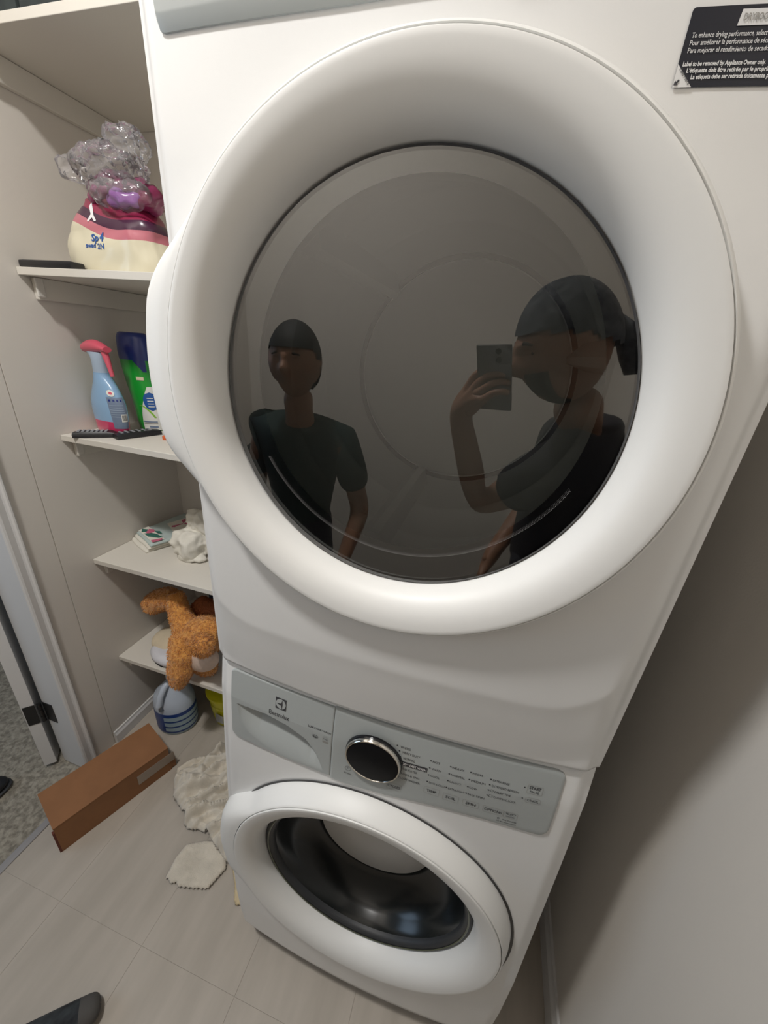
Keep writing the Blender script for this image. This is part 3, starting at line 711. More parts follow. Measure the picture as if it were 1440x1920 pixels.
hd.add([T @ rot @ Vector(p) for p in hv], [(i*16+k, i*16+(k+1) % 16, (i+1)*16+(k+1) % 16, (i+1)*16+k) for i in range(14) for k in range(16)]+[tuple(range(15, -1, -1)), tuple(14*16+k for k in range(16))])
hd.build('spray_head', M['pink'], sb, ang=50)
MB().tube([T @ rot @ Vector(p) for p in ((.030, 0, .248), (.036, 0, .228), (.042, 0, .203), (.048, 0, .178))], [.010, .009, .007, .006]).build('trigger', M['pink'], sb, ang=50)
MB().tube([T @ rot @ Vector(p) for p in ((-.056, 0, .254), (-.066, 0, .254))], .007).build('nozzle_tip', M['nozzle'], sb, ang=50)
def curved_label(name, c, P, a0, a1, z0, z1, mt, parent, rz=0, off=.0008, n=14, shape=None):
    """patch on a lofted bottle between angles a0..a1"""
    v = []; f = []; m_ = 12
    rxT = [(p[0], p[1]) for p in P]; ryT = [(p[0], p[2]) for p in P]; dxT = [(p[0], p[3]) for p in P]
    for j in range(m_+1):
        z = z0+(z1-z0)*j/m_
        for i in range(n+1):
            t = i/n
            if shape: lo, hi = shape(j/m_); t = lo+(hi-lo)*t
            q = R(a0+(a1-a0)*t); rx, ry = lerp_tab(z, rxT)+off, lerp_tab(z, ryT)+off
            x, y = rx*math.cos(q)+lerp_tab(z, dxT), ry*math.sin(q)
            v.append((c[0]+x*math.cos(rz)-y*math.sin(rz), c[1]+x*math.sin(rz)+y*math.cos(rz), c[2]+z))
    for j in range(m_):
        for i in range(n): a = j*(n+1)+i; f.append((a, a+1, a+n+2, a+n+1))
    return mesh(name, v, f, mt, parent)
SP = [(0.0060, 0.0688, 0.0297, 0.0000), (0.0421, 0.0727, 0.0315, 0.0000), (0.0751, 0.0740, 0.0324, 0.0000), (0.1002, 0.0713, 0.0315, 0.0000), (0.1252, 0.0608, 0.0279, 0.0000), (0.1503, 0.0463, 0.0243, 0.0000)]
circ = lambda t: (.5-math.sqrt(max(0, .25-(t-.5)**2)), .5+math.sqrt(max(0, .25-(t-.5)**2)))
lb = curved_label('back_label', SC, SP, -58, 12, .022, .118, M['labelgrey'], sb, zl, shape=lambda t: (.12*(1-t), 1))
curved_label('cloud_print', SC, SP, -52, -22, .120, .140, M['labelw'], sb, zl, .0016, shape=circ)
curved_label('cloud_core', SC, SP, -44, -30, .126, .134, M['pink'], sb, zl, .002, shape=circ)
for k in range(4): curved_label('pictogram', SC, SP, -52+k*14, -45+k*14, .106, .112, M['blue'], sb, zl, .0014, n=3)
for k in range(6): curved_label('text_line', SC, SP, -52, -2, .094-k*.007, .0955-k*.007, M['nozzle'], lb, zl, .0014, n=8)
curved_label('barcode', SC, SP, -20, 6, .044, .068, M['labelw'], lb, zl, .0016, n=6)
for k in range(6): curved_label('barcode_bar', SC, SP, -17+k*3.4, -15.3+k*3.4, .047, .065, M['ink'], lb, zl, .002, n=2)

gbt = empty('shampoo_bottle', (-1.0, .60, 1.2845), 'green bottle with navy blue cap and white lower label', 'bottle')
GC = (-1.060, .590, 1.2845)
GP = [(0, .044, .026, .012), (.003, .047, .028, .012), (.03, .049, .030, .010), (.10, .052, .032, .004), (.16, .056, .034, -.006), (.21, .059, .035, -.012), (.235, .060, .034, -.014)]
prof_loft([(z, a, b_, d) for z, a, b_, d in GP], GC, 48, -.1).build('bottle_body', M['green'], gbt, ang=50)
prof_loft([(.225, .0615, .0355, -.012), (.25, .062, .036, -.013), (.29, .058, .034, -.013), (.302, .053, .030, -.012), (.306, .046, .025, -.011)], GC, 48, -.1).build('cap', M['blue'], gbt, ang=50)
curved_label('cap_lip', GC, [(.19, .0575, .0345, -.010), (.235, .0602, .0342, -.014)], -75, -20, .19, .235, M['blue'], gbt, -.1, .0012, shape=lambda t: (.75*(1-t), 1))
curved_label('white_label', GC, GP, -88, 5, .004, .145, M['labelw'], gbt, -.1, .0009, n=24, shape=lambda t: (.02+.55*t*t, 1))
curved_label('lime_swoosh', GC, GP, -84, 5, .045, .085, M['lime'], gbt, -.1, .0014, n=24, shape=lambda t: (.60*(1-t)**.6, .60*(1-t)**.6+.12))
curved_label('blue_roundel', GC, GP, -62, 0, .068, .128, M['sky'], gbt, -.1, .0016, n=24, shape=circ)
for k in range(4): curved_label('roundel_text', GC, GP, -46, -20, .108-k*.009, .1105-k*.009, M['labelw'], gbt, -.1, .0022, n=8)
for k in range(2): curved_label('label_text', GC, GP, -80, -20, .030-k*.006, .034-k*.006, M['labelgrey'] if k == 0 else M['ink_grey'], gbt, -.1, .0016, n=10)
curved_label('label_text', GC, GP, -60, -20, .012, .018, M['labelgrey'], gbt, -.1, .0016, n=8)
curved_label('gold_text', GC, GP, -65, -38, .165, .175, M['cream'], gbt, -.1, .0014, n=6)

def remote(loc, rz, label, nk, ln):
    r0 = empty('remote_control', loc, label, 'remote control', 'remote controls on the bottle shelf', rz)
    prof = [(-.5, .016, .008), (-.49, .020, .013), (-.3, .0215, .0165), (.3, .021, .0165), (.48, .0185, .013), (.5, .015, .009)]
    v = []; f = []; n = 8
    for t, w_, h in prof:
        for px, pz in ((-1, 0), (-1, .6), (-.8, 1), (-.3, 1.08), (.3, 1.08), (.8, 1), (1, .6), (1, 0)): v.append((t*ln, px*w_, pz*h))
    for i in range(len(prof)-1):
        for k in range(n): f.append((i*n+k, i*n+(k+1) % n, (i+1)*n+(k+1) % n, (i+1)*n+k))
    f += [tuple(range(n-1, -1, -1)), tuple((len(prof)-1)*n+k for k in range(n))]
    mb = MB().add(v, f); o = mb.build('casing', M['remote'], r0, ang=40, world=False)
    for k in range(nk):
        for s in (-1, 0, 1):
            x = -.36*ln+.62*ln*k/(nk-1); MB().box(x-.0035, x+.0035, s*.010-.003, s*.010+.003, .0165, .0192, b=.0006).build('button', M['keys'], r0, world=False)
    return r0
remote((-1.092, .418, 1.2845), R(38), 'black remote control with pale keys in front of the spray bottle', 7, .115)
remote((-1.002, .488, 1.2845), R(70), 'black remote control to the right, nearer the dryer', 6, .135)
cbx = empty('carton', (-.93, .66, 1.2845), 'white carton behind the green bottle', 'carton')
MB().box(-1.005, -.87, .66, .74, 1.2845, 1.395, b=.002).build('carton_body', M['labelw'], cbx, ang=30)
MB().box(-1.0, -.875, .6585, .6599, 1.305, 1.318).build('carton_stripe', M['labelgrey'], cbx)
ocap = empty('orange_cap', (-.885, .50, 1.2845), 'small orange bottle cap at the right end of the bottle shelf', 'cap')
MB().lathe([(.010, 0), (.010, .010), (.008, .012)], (-.905, .500, 1.2845), 20).build('cap_body', mat('orange plastic', (.6, .12, .03), .4), ocap, ang=40)

# shelf 4: folded floral cloth, crumpled white cloth
def cloth_sheet(name, corners, z, th, mt, parent, nu=40, nv=30, amp=.004, sc=18, seed=0, fold=0, mats=None, fm=None):
    A, B, C_, D2 = [Vector(c) for c in corners]; v = []; f = []
    for s_ in (0, 1):
        for i in range(nu+1):
            for j in range(nv+1):
                a, b_ = i/nu, j/nv; p = (A*(1-a)+B*a)*(1-b_)+(D2*(1-a)+C_*a)*b_
                e = min(a, 1-a, b_, 1-b_); w_ = noise.noise(Vector((p.x*sc, p.y*sc, seed)))
                wz = w_*amp+fold*abs(math.sin((a*2+b_)*4+seed))*ss(0, .2, e)
                hh = th*math.sqrt(min(1, e/.04+.05)) if th > .004 else th
                px = p.x+noise.noise(Vector((p.y*12, seed, 1)))*.006; py = p.y+noise.noise(Vector((p.x*12, seed, 5)))*.006
                v.append((px, py, (z+max(0, .0+(wz if s_ else 0)*.8))+(hh if s_ else 0) + (0 if s_ else .0003)))
    m_ = nv+1; off = (nu+1)*m_
    for i in range(nu):
        for j in range(nv):
            a = i*m_+j; f.append((a, a+1, a+m_+1, a+m_)); f.append((off+a, off+a+m_, off+a+m_+1, off+a+1))
    for i in range(nu): a = i*m_; f.append((a, a+m_, off+a+m_, off+a)); a = i*m_+nv; f.append((a, off+a, off+a+m_, a+m_))
    for j in range(nv): f.append((j, off+j, off+j+1, j+1)); a = nu*m_+j; f.append((a, a+1, off+a+1, off+a))
    return mesh(name, v, f, mt, parent)
fc = empty('folded_cloth', (-1.10, .56, .8395), 'folded white cloth with pink and green floral print', 'cloth')
Z4 = .8395
cloth_sheet('lower_fold', [(-1.183, .535, 0), (-1.060, .478, 0), (-.99, .62, 0), (-1.175, .70, 0)], Z4, .010, M['whitecloth'], fc, amp=.004)
cloth_sheet('middle_fold', [(-1.178, .545, 0), (-1.052, .488, 0), (-.985, .63, 0), (-1.165, .71, 0)], Z4+.0125, .010, M['whitecloth'], fc, amp=.004, seed=3)
top = cloth_sheet('upper_fold', [(-1.170, .550, 0), (-1.042, .492, 0), (-.935, .70, 0), (-1.14, .77, 0)], Z4+.026, .010, M['palecloth'], fc, amp=.004, seed=6)
def top_patch(name, pts, z, mt, parent, seed=6):
    n = len(pts); cxp = sum(p[0] for p in pts)/n; cyp = sum(p[1] for p in pts)/n
    v = [(cxp, cyp, z+.0015)]+[(x, y, z) for x, y in pts]; return mesh(name, v, [(0, i+1, (i+1) % n+1) for i in range(n)], mt, parent, False)
zt = Z4+.0392
def strip(u0, u1, w0, w1):
    # bilinear coordinates on the upper fold
    A, B, C_, D2 = Vector((-1.170, .550)), Vector((-1.042, .492)), Vector((-.935, .70)), Vector((-1.14, .77))
    g = lambda a, b_: tuple(((A*(1-a)+B*a)*(1-b_)+(D2*(1-a)+C_*a)*b_))
    return g, [g(u0, w0), g(u1, w0), g(u1, w1), g(u0, w1)]
g, q = strip(.04, .96, .03, .22)
top_patch('white_hem', q, zt, M['whitecloth'], top)
for pts, mt in (([(.05, .10), (.22, .04), (.34, .12), (.20, .16)], 'leaf'), ([(.20, .18), (.30, .08), (.44, .10), (.46, .20), (.32, .24)], 'flower'), ([(.36, .05), (.60, .06), (.84, .16), (.86, .22), (.60, .20), (.42, .14)], 'leaf'), ([(.40, .22), (.52, .21), (.66, .27), (.50, .28)], 'leaf'), ([(.84, .04), (.99, .03), (.99, .17), (.90, .20)], 'flower')):
    top_patch('floral_print', [g(*p) for p in pts], zt+.0012, M[mt], top)
top_patch('floral_print', [g(.60, .78), g(.98, .55), g(.98, .97), g(.60, .98)], zt+.001, M['leaf'], top)
top_patch('white_panel', [g(.25, .50), g(.92, .40), g(.95, .55), g(.60, .78), g(.30, .9)], zt+.0008, M['whitecloth'], top)
def bow(a, b_):
    for pts in ([(0, 0), (-.07, .10), (-.16, .13), (-.16, .05), (-.07, .02)], [(0, 0), (.06, .10), (.15, .16), (.17, .08), (.07, .02)], [(0, 0), (.03, -.03), (.03, -.13), (.06, -.20), (0, -.24), (-.05, -.20), (-.02, -.12)]):
        top_patch('bow_print', [g(a+x, b_+y*.9) for x, y in pts], zt+.0022, M['flower'], top)
bow(.50, .70)
def crumple(name, c, r_, mt, parent, amp=.02, sc=20, seed=0, sub=5, floor_z=None, am2=.006, sc2=60, xmax=None):
    bm = bmesh.new(); bmesh.ops.create_icosphere(bm, subdivisions=sub, radius=1)
    for v_ in bm.verts:
        n_ = v_.co.normalized(); p = Vector((n_.x*r_[0], n_.y*r_[1], n_.z*r_[2]))
        rd = 1-abs(noise.noise(p*sc+Vector((seed, 0, 0))))*2.2
        p += n_*(amp*(noise.noise(p*sc*.6+Vector((0, seed, 0)))+.5*rd*.6))+n_*am2*noise.noise(p*sc2)
        p += Vector(c)
        if floor_z is not None: p.z = max(p.z, floor_z)
        if xmax is not None: p.x = min(p.x, xmax)
        v_.co = p
    return MB().bm(bm).build(name, mt, parent, smooth=True)
wc = empty('crumpled_cloth', (-.915, .52, Z4), 'crumpled white cotton cloth beside the folded floral cloth', 'cloth')
crumple('cloth_heap', (-.905, .550, Z4+.045), (.072, .058, .055), M['whitecloth'], wc, .03, 26, 2, floor_z=Z4)
crumple('cloth_tail', (-.880, .515, Z4+.012), (.055, .028, .014), M['whitecloth'], wc, .012, 30, 8, floor_z=Z4)
crumple('cloth_top', (-.895, .585, Z4+.105), (.055, .040, .055), M['whitecloth'], wc, .022, 30, 5, floor_z=Z4)

# shelf 5: plush toy, hat, navy fabric
def fuzzy(parts, name, mt, parent, n_t, ln=.008, seed=1, vox=.006):
    """union of ellipsoids/tapered limbs remeshed to one skin, with plush tufts"""
    mb = MB()
    for p in parts:
        if p[0] == 'e': mb.ell(p[1], p[2], p[3] if len(p) > 3 else (0, 0, 0))
        else: mb.tube(p[1], p[2], 16)
    o = mb.build(name, mt, parent, smooth=True)
    md = o.modifiers.new('r', 'REMESH'); md.mode = 'VOXEL'; md.voxel_size = vox; md.use_smooth_shade = True
    ms = o.modifiers.new('s', 'SMOOTH'); ms.factor = .6; ms.iterations = 5
    dg = bpy.context.evaluated_depsgraph_get(); me = bpy.data.meshes.new_from_object(o.evaluated_get(dg)); o.modifiers.clear(); o.data = me
    if not me.materials: me.materials.append(mt)
    for v_ in me.vertices: v_.co = v_.co+v_.normal*.0025*noise.noise(v_.co*110)
    if n_t:
        rnd = random.Random(seed); v = []; f = []; P = me.polygons; np_ = len(P)
        for _ in range(n_t):
            p = P[rnd.randrange(np_)]; c = Vector(p.center); nrm = Vector(p.normal)
            d = (nrm+Vector((rnd.uniform(-.8, .8), rnd.uniform(-.8, .8), rnd.uniform(-.9, .4)))).normalized()
            s = d.cross(Vector((rnd.random(), rnd.random(), rnd.random()))).normalized()*.0014; k = len(v)
            v += [c-s, c+s, c+d*ln*rnd.uniform(.6, 1.2)]; f.append((k, k+1, k+2))
        fo = mesh('plush_pile', v, f, mt, o, False, world=False); fo['kind'] = 'stuff'
    return o
pt = empty('plush_toy', (-.86, .42, .388), 'shaggy orange plush toy hanging over the lowest shelf edge', 'plush toy')
fuzzy([('t', [(-1.105, .485, .595), (-1.06, .49, .615), (-1.01, .49, .640), (-.955, .47, .665)], [.028, .044, .046, .036]),
       ('e', (-1.075, .48, .600), (.045, .035, .038)),
       ('t', [(-.945, .47, .700), (-.925, .455, .655), (-.895, .435, .620), (-.865, .42, .590), (-.82, .42, .585), (-.76, .42, .600), (-.72, .43, .600)], [.028, .036, .040, .050, .066, .068, .055]),
       ('t', [(-.850, .395, .585), (-.838, .365, .530), (-.842, .345, .470), (-.850, .335, .415), (-.852, .332, .388)], [.050, .052, .046, .030, .012]),
       ('e', (-.800, .41, .455), (.06, .032, .055))], 'toy_body', M['fur'], pt, 9000)
fuzzy([('e', (-.717, .338, .637), (.044, .036, .042))], 'toy_ear', M['fur'], pt, 2500, .010, 4)
pd = MB().ell((-.768, .378, .520), (.078, .030, .052), (0, R(-38), 0), 4).build('toy_lining', M['pad'], pt, smooth=True)
fuzzy([('t', [(-.90, .52, .640), (-.86, .52, .610), (-.80, .52, .60), (-.75, .52, .625)], [.03, .045, .05, .04])], 'toy_back', M['fur_brown'], pt, 2500, .007, 6)
ht = empty('soft_hat', (-1.03, .46, .388), 'cream and white soft hat with dark rim lying left of the plush toy', 'hat')
mb = MB(); mb.ell((-1.020, .500, .425), (.088, .075, .040), (0, 0, .2), 4)
o = mb.build('hat_crown', M['cream'], ht, smooth=True)
for v_ in o.data.vertices: v_.co.z = max(v_.co.z, .0005)
mb = MB(); mb.ell((-1.005, .432, .412), (.080, .042, .028), (0, 0, -.35), 4)
o = mb.build('hat_brim', M['satin'], ht, smooth=True); displaced(o, .006, 22, 2)
for v_ in o.data.vertices: v_.co.z = max(v_.co.z, .0005)
MB().tube([(-1.083, .452, .399), (-1.068, .428, .395), (-1.045, .409, .3935), (-1.015, .397, .3925), (-.985, .391, .3925)], .0042, 8).build('hat_rim', M['ink'], ht, ang=50)
nf = empty('navy_blanket', (-.90, .66, .388), 'dark navy blanket heaped behind the plush toy', 'blanket')
crumple('blanket_heap', (-.84, .705, .575), (.16, .075, .175), M['navy'], nf, .03, 10, 3, floor_z=.3885)

# floor: bleach jug, yellow bucket, teal bottle
jg = empty('bleach_jug', (-1.02, .44, 0), 'white bleach jug with blue striped label standing on the floor', 'jug')
JC = (-1.022, .447, .0005)
JP = [(0, .070, .058, 0), (.004, .080, .068, 0), (.02, .084, .072, 0), (.06, .085, .073, 0), (.13, .085, .073, 0), (.16, .083, .071, 0), (.185, .074, .064, 0), (.215, .054, .050, .006), (.245, .034, .034, .012), (.262, .023, .023, .014), (.275, .022, .022, .014)]
jz = .15
prof_loft(JP, JC, 48, jz).build('jug_body', M['jug'], jg, ang=60)
prof_loft([(.272, .027, .027, .014), (.305, .026, .026, .014), (.308, .022, .022, .014)], JC, 32, jz).build('jug_cap', M['jug'], jg, ang=50)
MB().tube([(JC[0]+a, JC[1]+b_, c_) for a, b_, c_ in ((.012, -.018, .262), (.010, -.044, .254), (.006, -.066, .225), (.004, -.078, .185), (.004, -.070, .155))], [.012, .013, .013, .013, .012], 14).build('jug_handle', M['jug'], jg, ang=60)
curved_label('label_dark', JC, JP, -175, 30, .018, .128, M['jugdark'], jg, jz, .0010, n=30)
for k in range(3): curved_label('label_stripe', JC, JP, -92, 25, .028+k*.030, .050+k*.030, M['juglight'], jg, jz, .0018, n=24)
curved_label('label_band', JC, JP, -175, 30, .006, .018, M['juglight'], jg, jz, .0018, n=24)
bk = empty('yellow_bucket', (-.85, .53, 0), 'yellow plastic tub on the floor beside the jug', 'bucket')
BC = (-.830, .555, .0005)
MB().lathe([(.062, 0), (.066, .004), (.074, .08), (.084, .165), (.090, .168), (.090, .178), (.083, .180)], BC, 40).build('bucket_body', M['yellow'], bk, ang=40)
MB().lathe([(.0695, .030), (.0805, .125)], (BC[0], BC[1], BC[2]), 40, caps=False).build('bucket_label', M['yellow'], bk, ang=40)
flat('print_patch', [(-.838, .045), (-.800, .045), (-.800, .090), (-.838, .100)], lambda x, z: BC[1]-.0835, 0, M['ink_grey'], bk)
tl = empty('teal_container', (-.93, .64, 0), 'dark teal plastic container behind the bleach jug', 'container')
MB().lathe([(.055, 0), (.060, .005), (.062, .15), (.045, .19), (.025, .20), (.025, .225)], (-.945, .660, .0005), 32).build('container_body', M['teal'], tl, ang=40)
MB().lathe([(.028, .222), (.028, .25), (.024, .253)], (-.945, .660, .0005), 24).build('container_cap', M['labelgrey'], tl, ang=40)

# cardboard box
P0 = Vector((-1.018, -.062, 0)); ex = Vector((.128, .330, 0)); L = ex.length; ex.normalize(); ey = Vector((-ex.y, ex.x, 0)); H = .122; DP = .160
bx = empty('cardboard_box', P0+ex*L/2+ey*DP/2, 'long brown cardboard box lying on the floor by the doorway', 'box')
def obox(a0, a1, b0, b1, z0, z1):
    v = [P0+ex*a+ey*b_+Vector((0, 0, z)) for z in (z0, z1) for a, b_ in ((a0, b0), (a1, b0), (a1, b1), (a0, b1))]
    return v, [(3, 2, 1, 0), (4, 5, 6, 7), (0, 1, 5, 4), (1, 2, 6, 5), (2, 3, 7, 6), (3, 0, 4, 7)]
tk = .004
MB().add(*obox(0, L, 0, tk, .0005, H)).build('side_panel', M['card'], bx); MB().add(*obox(0, L, DP-tk, DP, .0005, H)).build('side_panel', M['card'], bx)
MB().add(*obox(0, L, tk, DP-tk, .0005, tk)).build('bottom_panel', M['card'], bx); MB().add(*obox(-.001, L+.001, -.001, DP, H, H+tk)).build('top_panel', M['card'], bx)
MB().add(*obox(L-.016, L-.012, tk, DP-tk, tk, H)).build('end_flap', M['card'], bx)
MB().add(*obox(L, L+.018, .002, .006, .004, H-.048)).add(*obox(L, L+.018, .002, DP-.03, .004, .008)).build('end_flap', M['card'], bx)
MB().add(*obox(.007, .011, tk, DP-tk, tk, H)).build('end_flap', M['card_dark'], bx)
MB().add(*obox(-.006, 0, .001, .012, .0005, H-.02)).build('end_flap', M['card_dark'], bx)
MB().add(*obox(L-.115, L+.016, -.0012, -.0004, .045, .090)).build('tape', M['tape'], bx)

# rags on the floor
def heap(name, poly, zf, mt, parent, res=.006, seed=0, edge=.02, mats=None):
    """cloth lying inside an outline: height field with folds, closed by its underside"""
    xs = [p[0] for p in poly]; ys = [p[1] for p in poly]; nx_ = int((max(xs)-min(xs))/res)+1; ny_ = int((max(ys)-min(ys))/res)+1
    def inside(x, y):
        c = False; n = len(poly)
        for i in range(n):
            (x1, y1), (x2, y2) = poly[i], poly[(i+1) % n]
            if (y1 > y) != (y2 > y) and x < (x2-x1)*(y-y1)/(y2-y1)+x1: c = not c
        return c
    def dist(x, y):
        d = 9; n = len(poly)
        for i in range(n):
            a = Vector(poly[i]); b_ = Vector(poly[(i+1) % n]); p = Vector((x, y)); ab = b_-a; t = max(0, min(1, (p-a).dot(ab)/ab.length_squared)); d = min(d, (p-a-ab*t).length)
        return d
    idx = {}; v = []; f = []
    for i in range(nx_+1):
        for j in range(ny_+1):
            x, y = min(xs)+i*res, min(ys)+j*res
            if inside(x, y):
                d = dist(x, y); idx[i, j] = len(v); e = min(1, d/edge)
                v.append((x, y, .0012+.004*math.sqrt(min(1, d/.008))+zf(x, y)*math.sqrt(e)))
    for (i, j) in list(idx):
        q = [(i, j), (i+1, j), (i+1, j+1), (i, j+1)]
        if all(k in idx for k in q): f.append(tuple(idx[k] for k in q))
    o = mesh(name, v, f, mt, parent); md = o.modifiers.new('s', 'SOLIDIFY'); md.thickness = .0025; md.offset = 1
    sm = o.modifiers.new('m', 'SMOOTH'); sm.iterations = 2
    for m_ in list(o.modifiers): pass
    dg = bpy.context.evaluated_depsgraph_get(); me = bpy.data.meshes.new_from_object(o.evaluated_get(dg)); o.modifiers.clear(); o.data = me
    lo = min(v_.co.z for v_ in me.vertices)
    return o
rg = empty('bunched_towel', (-.66, .22, 0), 'bunched cream terry towel on the floor beside the washing machine', 'towel')
Adir = Vector((.62, .78)).normalized()
def zf1(x, y):
    u = x*Adir.x+y*Adir.y; w_ = -x*Adir.y+y*Adir.x
    ww = w_+.02*noise.noise(Vector((x*9, y*9, 4)))
    r_ = max(0, 1-abs(noise.noise(Vector((ww*15, u*5, 2))))*4.0)**1.5
    r2 = max(0, 1-abs(noise.noise(Vector((ww*32+4, u*12, 7))))*3.6)**1.4
    r3 = max(0, 1-abs(noise.noise(Vector((u*22+9, ww*16, 3))))*4)
    return .014+.052*r_+.022*r2+.012*r3+.003*noise.noise(Vector((x*90, y*90, 0)))
heap('towel_heap', [(-.830, .215), (-.862, .262), (-.835, .300), (-.800, .335), (-.775, .385), (-.72, .42), (-.66, .42), (-.61, .36), (-.55, .28), (-.47, .16), (-.445, .09), (-.50, .075), (-.56, .100), (-.61, .125), (-.650, .120), (-.668, .110), (-.700, .118), (-.715, .145), (-.752, .158), (-.775, .168), (-.800, .178)], zf1, M['rag'], rg, .0045)
rt = empty('flat_rag', (-.56, .04, 0), 'flat cream rag lying in front of the bunched towel', 'rag')
def zf2(x, y): return .003+.006*(1+noise.noise(Vector((x*16, y*16, 1))))+.002*noise.noise(Vector((x*90, y*90, 3)))
heap('rag_sheet', [(-.652, .078), (-.658, .035), (-.650, -.022), (-.640, -.016), (-.625, -.024), (-.610, -.016), (-.595, -.024), (-.580, -.019), (-.545, -.010), (-.504, .002), (-.484, .064), (-.50, .092), (-.545, .120), (-.60, .108)], zf2, M['rag'], rt, .0035, edge=.01)
ry = empty('cloth_strip', (-.42, .04, 0), 'narrow yellowed cloth strip poking out beside the washer door', 'cloth')
heap('strip', [(-.475, .092), (-.452, .095), (-.415, .058), (-.380, .020), (-.378, .006), (-.398, -.004), (-.412, .004), (-.436, .040), (-.470, .075)], lambda x, y: .006+.004*noise.noise(Vector((x*40, y*40, 0))), M['rag2'], ry, .003, edge=.008)
# dark bag in the next room at the frame's left edge
db = empty('dark_slipper', (-1.42, .0, 0), 'black slipper on the carpet at the left edge', 'slipper')
mb = MB(); mb.ell((-1.455, -.055, .024), (.10, .052, .026), (0, 0, R(60)), 4); o = mb.build('slipper_upper', M['remote'], db, smooth=True)
for v_ in o.data.vertices: v_.co.z = max(v_.co.z, .0005)
mb = MB(); mb.ell((-1.455, -.055, .006), (.108, .056, .006), (0, 0, R(60)), 3); mb.build('slipper_sole', M['rubber'], db, smooth=True)

# ------------------------------------------------------------------ people (seen in the glass) and phone
def skin_mesh(name, joints, edges, mt, parent, root=0, sub=2):
    """joints: {key: (pos, radius)}; grown with the Skin modifier"""
    keys = list(joints); ix = {k: i for i, k in enumerate(keys)}
    me = bpy.data.meshes.new(name); me.from_pydata([joints[k][0] for k in keys], [(ix[a], ix[b_]) for a, b_ in edges], [])
    o = bpy.data.objects.new(name, me); col.objects.link(o)
    o.modifiers.new('skin', 'SKIN'); s = o.modifiers.new('sub', 'SUBSURF'); s.levels = sub; s.render_levels = sub
    for i, k in enumerate(keys):
        r_ = joints[k][1]; sv = me.skin_vertices[0].data[i]; sv.radius = (r_ if isinstance(r_, tuple) else (r_, r_)); sv.use_root = (i == root)
    dg = bpy.context.evaluated_depsgraph_get(); m2 = bpy.data.meshes.new_from_object(o.evaluated_get(dg)); bpy.data.objects.remove(o)
    vs = [v_.co.copy() for v_ in m2.vertices]; fs = [tuple(p.vertices) for p in m2.polygons]; bpy.data.meshes.remove(m2)
    if name is None: return vs, fs
    return vs, fs
def head_geo(c, face, up=(0, 0, 1), s=1.0):
    """a head with brow, nose, lips, chin, ears; face = viewing direction"""
    fz = Vector(up); fy = Vector(face).normalized(); fx = fy.cross(fz).normalized(); fz = fx.cross(fy).normalized()
    bm = bmesh.new(); bmesh.ops.create_uvsphere(bm, u_segments=56, v_segments=40, radius=1)
    G = lambda x, z, cx, cz, sx, sz: math.exp(-((x-cx)/sx)**2-((z-cz)/sz)**2)
    for v_ in bm.verts:
        x, y, z = v_.co; X, Y, Zz = x*.076, y*.096, z*.118
        if z < 0: k = 1+.15*z*(1 if y > -.2 else .6); X *= k; Y *= (1+.10*z)
        if y > 0:
            Y += .034*G(X, Zz, 0, -.024, .012, .017)+.012*G(X, Zz, 0, .0, .010, .03)   # nose
            Y += .007*(G(X, Zz, .03, .022, .025, .010)+G(X, Zz, -.03, .022, .025, .010))   # brow
            Y -= .012*(G(X, Zz, .031, .004, .015, .012)+G(X, Zz, -.031, .004, .015, .012))  # eye sockets
            Y += .007*G(X, Zz, 0, -.056, .022, .007)+.006*G(X, Zz, 0, -.066, .018, .006)-.004*G(X, Zz, 0, -.061, .02, .003)
            Y += .010*G(X, Zz, 0, -.096, .022, .018)
        v_.co = Vector((X, Y, Zz))*s
    for sd in (-1, 1):   # ears
        r0 = bmesh.ops.create_uvsphere(bm, u_segments=14, v_segments=10, radius=1)
        for v_ in r0['verts']:
            x, y, z = v_.co; h = math.hypot(y, z); cup = .005*(1-min(1, h*1.4))
            v_.co = Vector((sd*(.078+.008*abs(x)*(1 if x*sd > 0 else -.4)-cup), -.006+y*.018+z*.004, z*.031-.008))*s
        r1 = bmesh.ops.create_uvsphere(bm, u_segments=12, v_segments=8, radius=.0115*s)
        for v_ in r1['verts']: v_.co += Vector((sd*.031, .0655, .004))*s
    mm = Matrix((fx, fy, fz)).transposed().to_4x4(); mm.translation = Vector(c)
    bm.verts.index_update(); vs = [mm @ v_.co for v_ in bm.verts]; fs = [tuple(x.index for x in q.verts) for q in bm.faces]; bm.free()
    return vs, fs, mm
def eyes(mm, s, root):
    for sd in (-1, 1):
        MB().ell((sd*.031*s, .0735*s, .004*s), (.0085*s, .0055*s, .0050*s), sub=2).build('eye', M['black'], root, smooth=True, world=False)
        MB().tube([Vector((sd*x*s, y*s, z*s)) for x, y, z in ((.013, .0905, .022), (.030, .089, .027), (.048, .080, .021))], [.003*s, .0045*s, .0025*s], 8).build('eyebrow', M['beard'], root, smooth=True, world=False)
    for o in [c for c in col.objects if c.parent == root and c.name.split('.')[0] in ('eye', 'eyebrow')]:
        inv = wmat(root).inverted() @ mm
        o.data.transform(inv)
def cap_geo(mm, s, cut, push, back=0):
    """scalp covering: part of a head shell above the plane cut(y)"""
    bm = bmesh.new(); bmesh.ops.create_uvsphere(bm, u_segments=48, v_segments=36, radius=1)
    dl = [v_ for v_ in bm.verts if v_.co.z*.118 < cut(v_.co.y*.096)]
    bmesh.ops.delete(bm, geom=dl, context='VERTS')
    for v_ in bm.verts: x, y, z = v_.co; v_.co = Vector((x*(.076+push), y*(.096+push)-(.01*back if y < 0 else 0), z*(.118+push)))*s
    bm.verts.index_update(); vs = [mm @ v_.co for v_ in bm.verts]; fs = [tuple(x.index for x in q.verts) for q in bm.faces]; bm.free(); return vs, fs
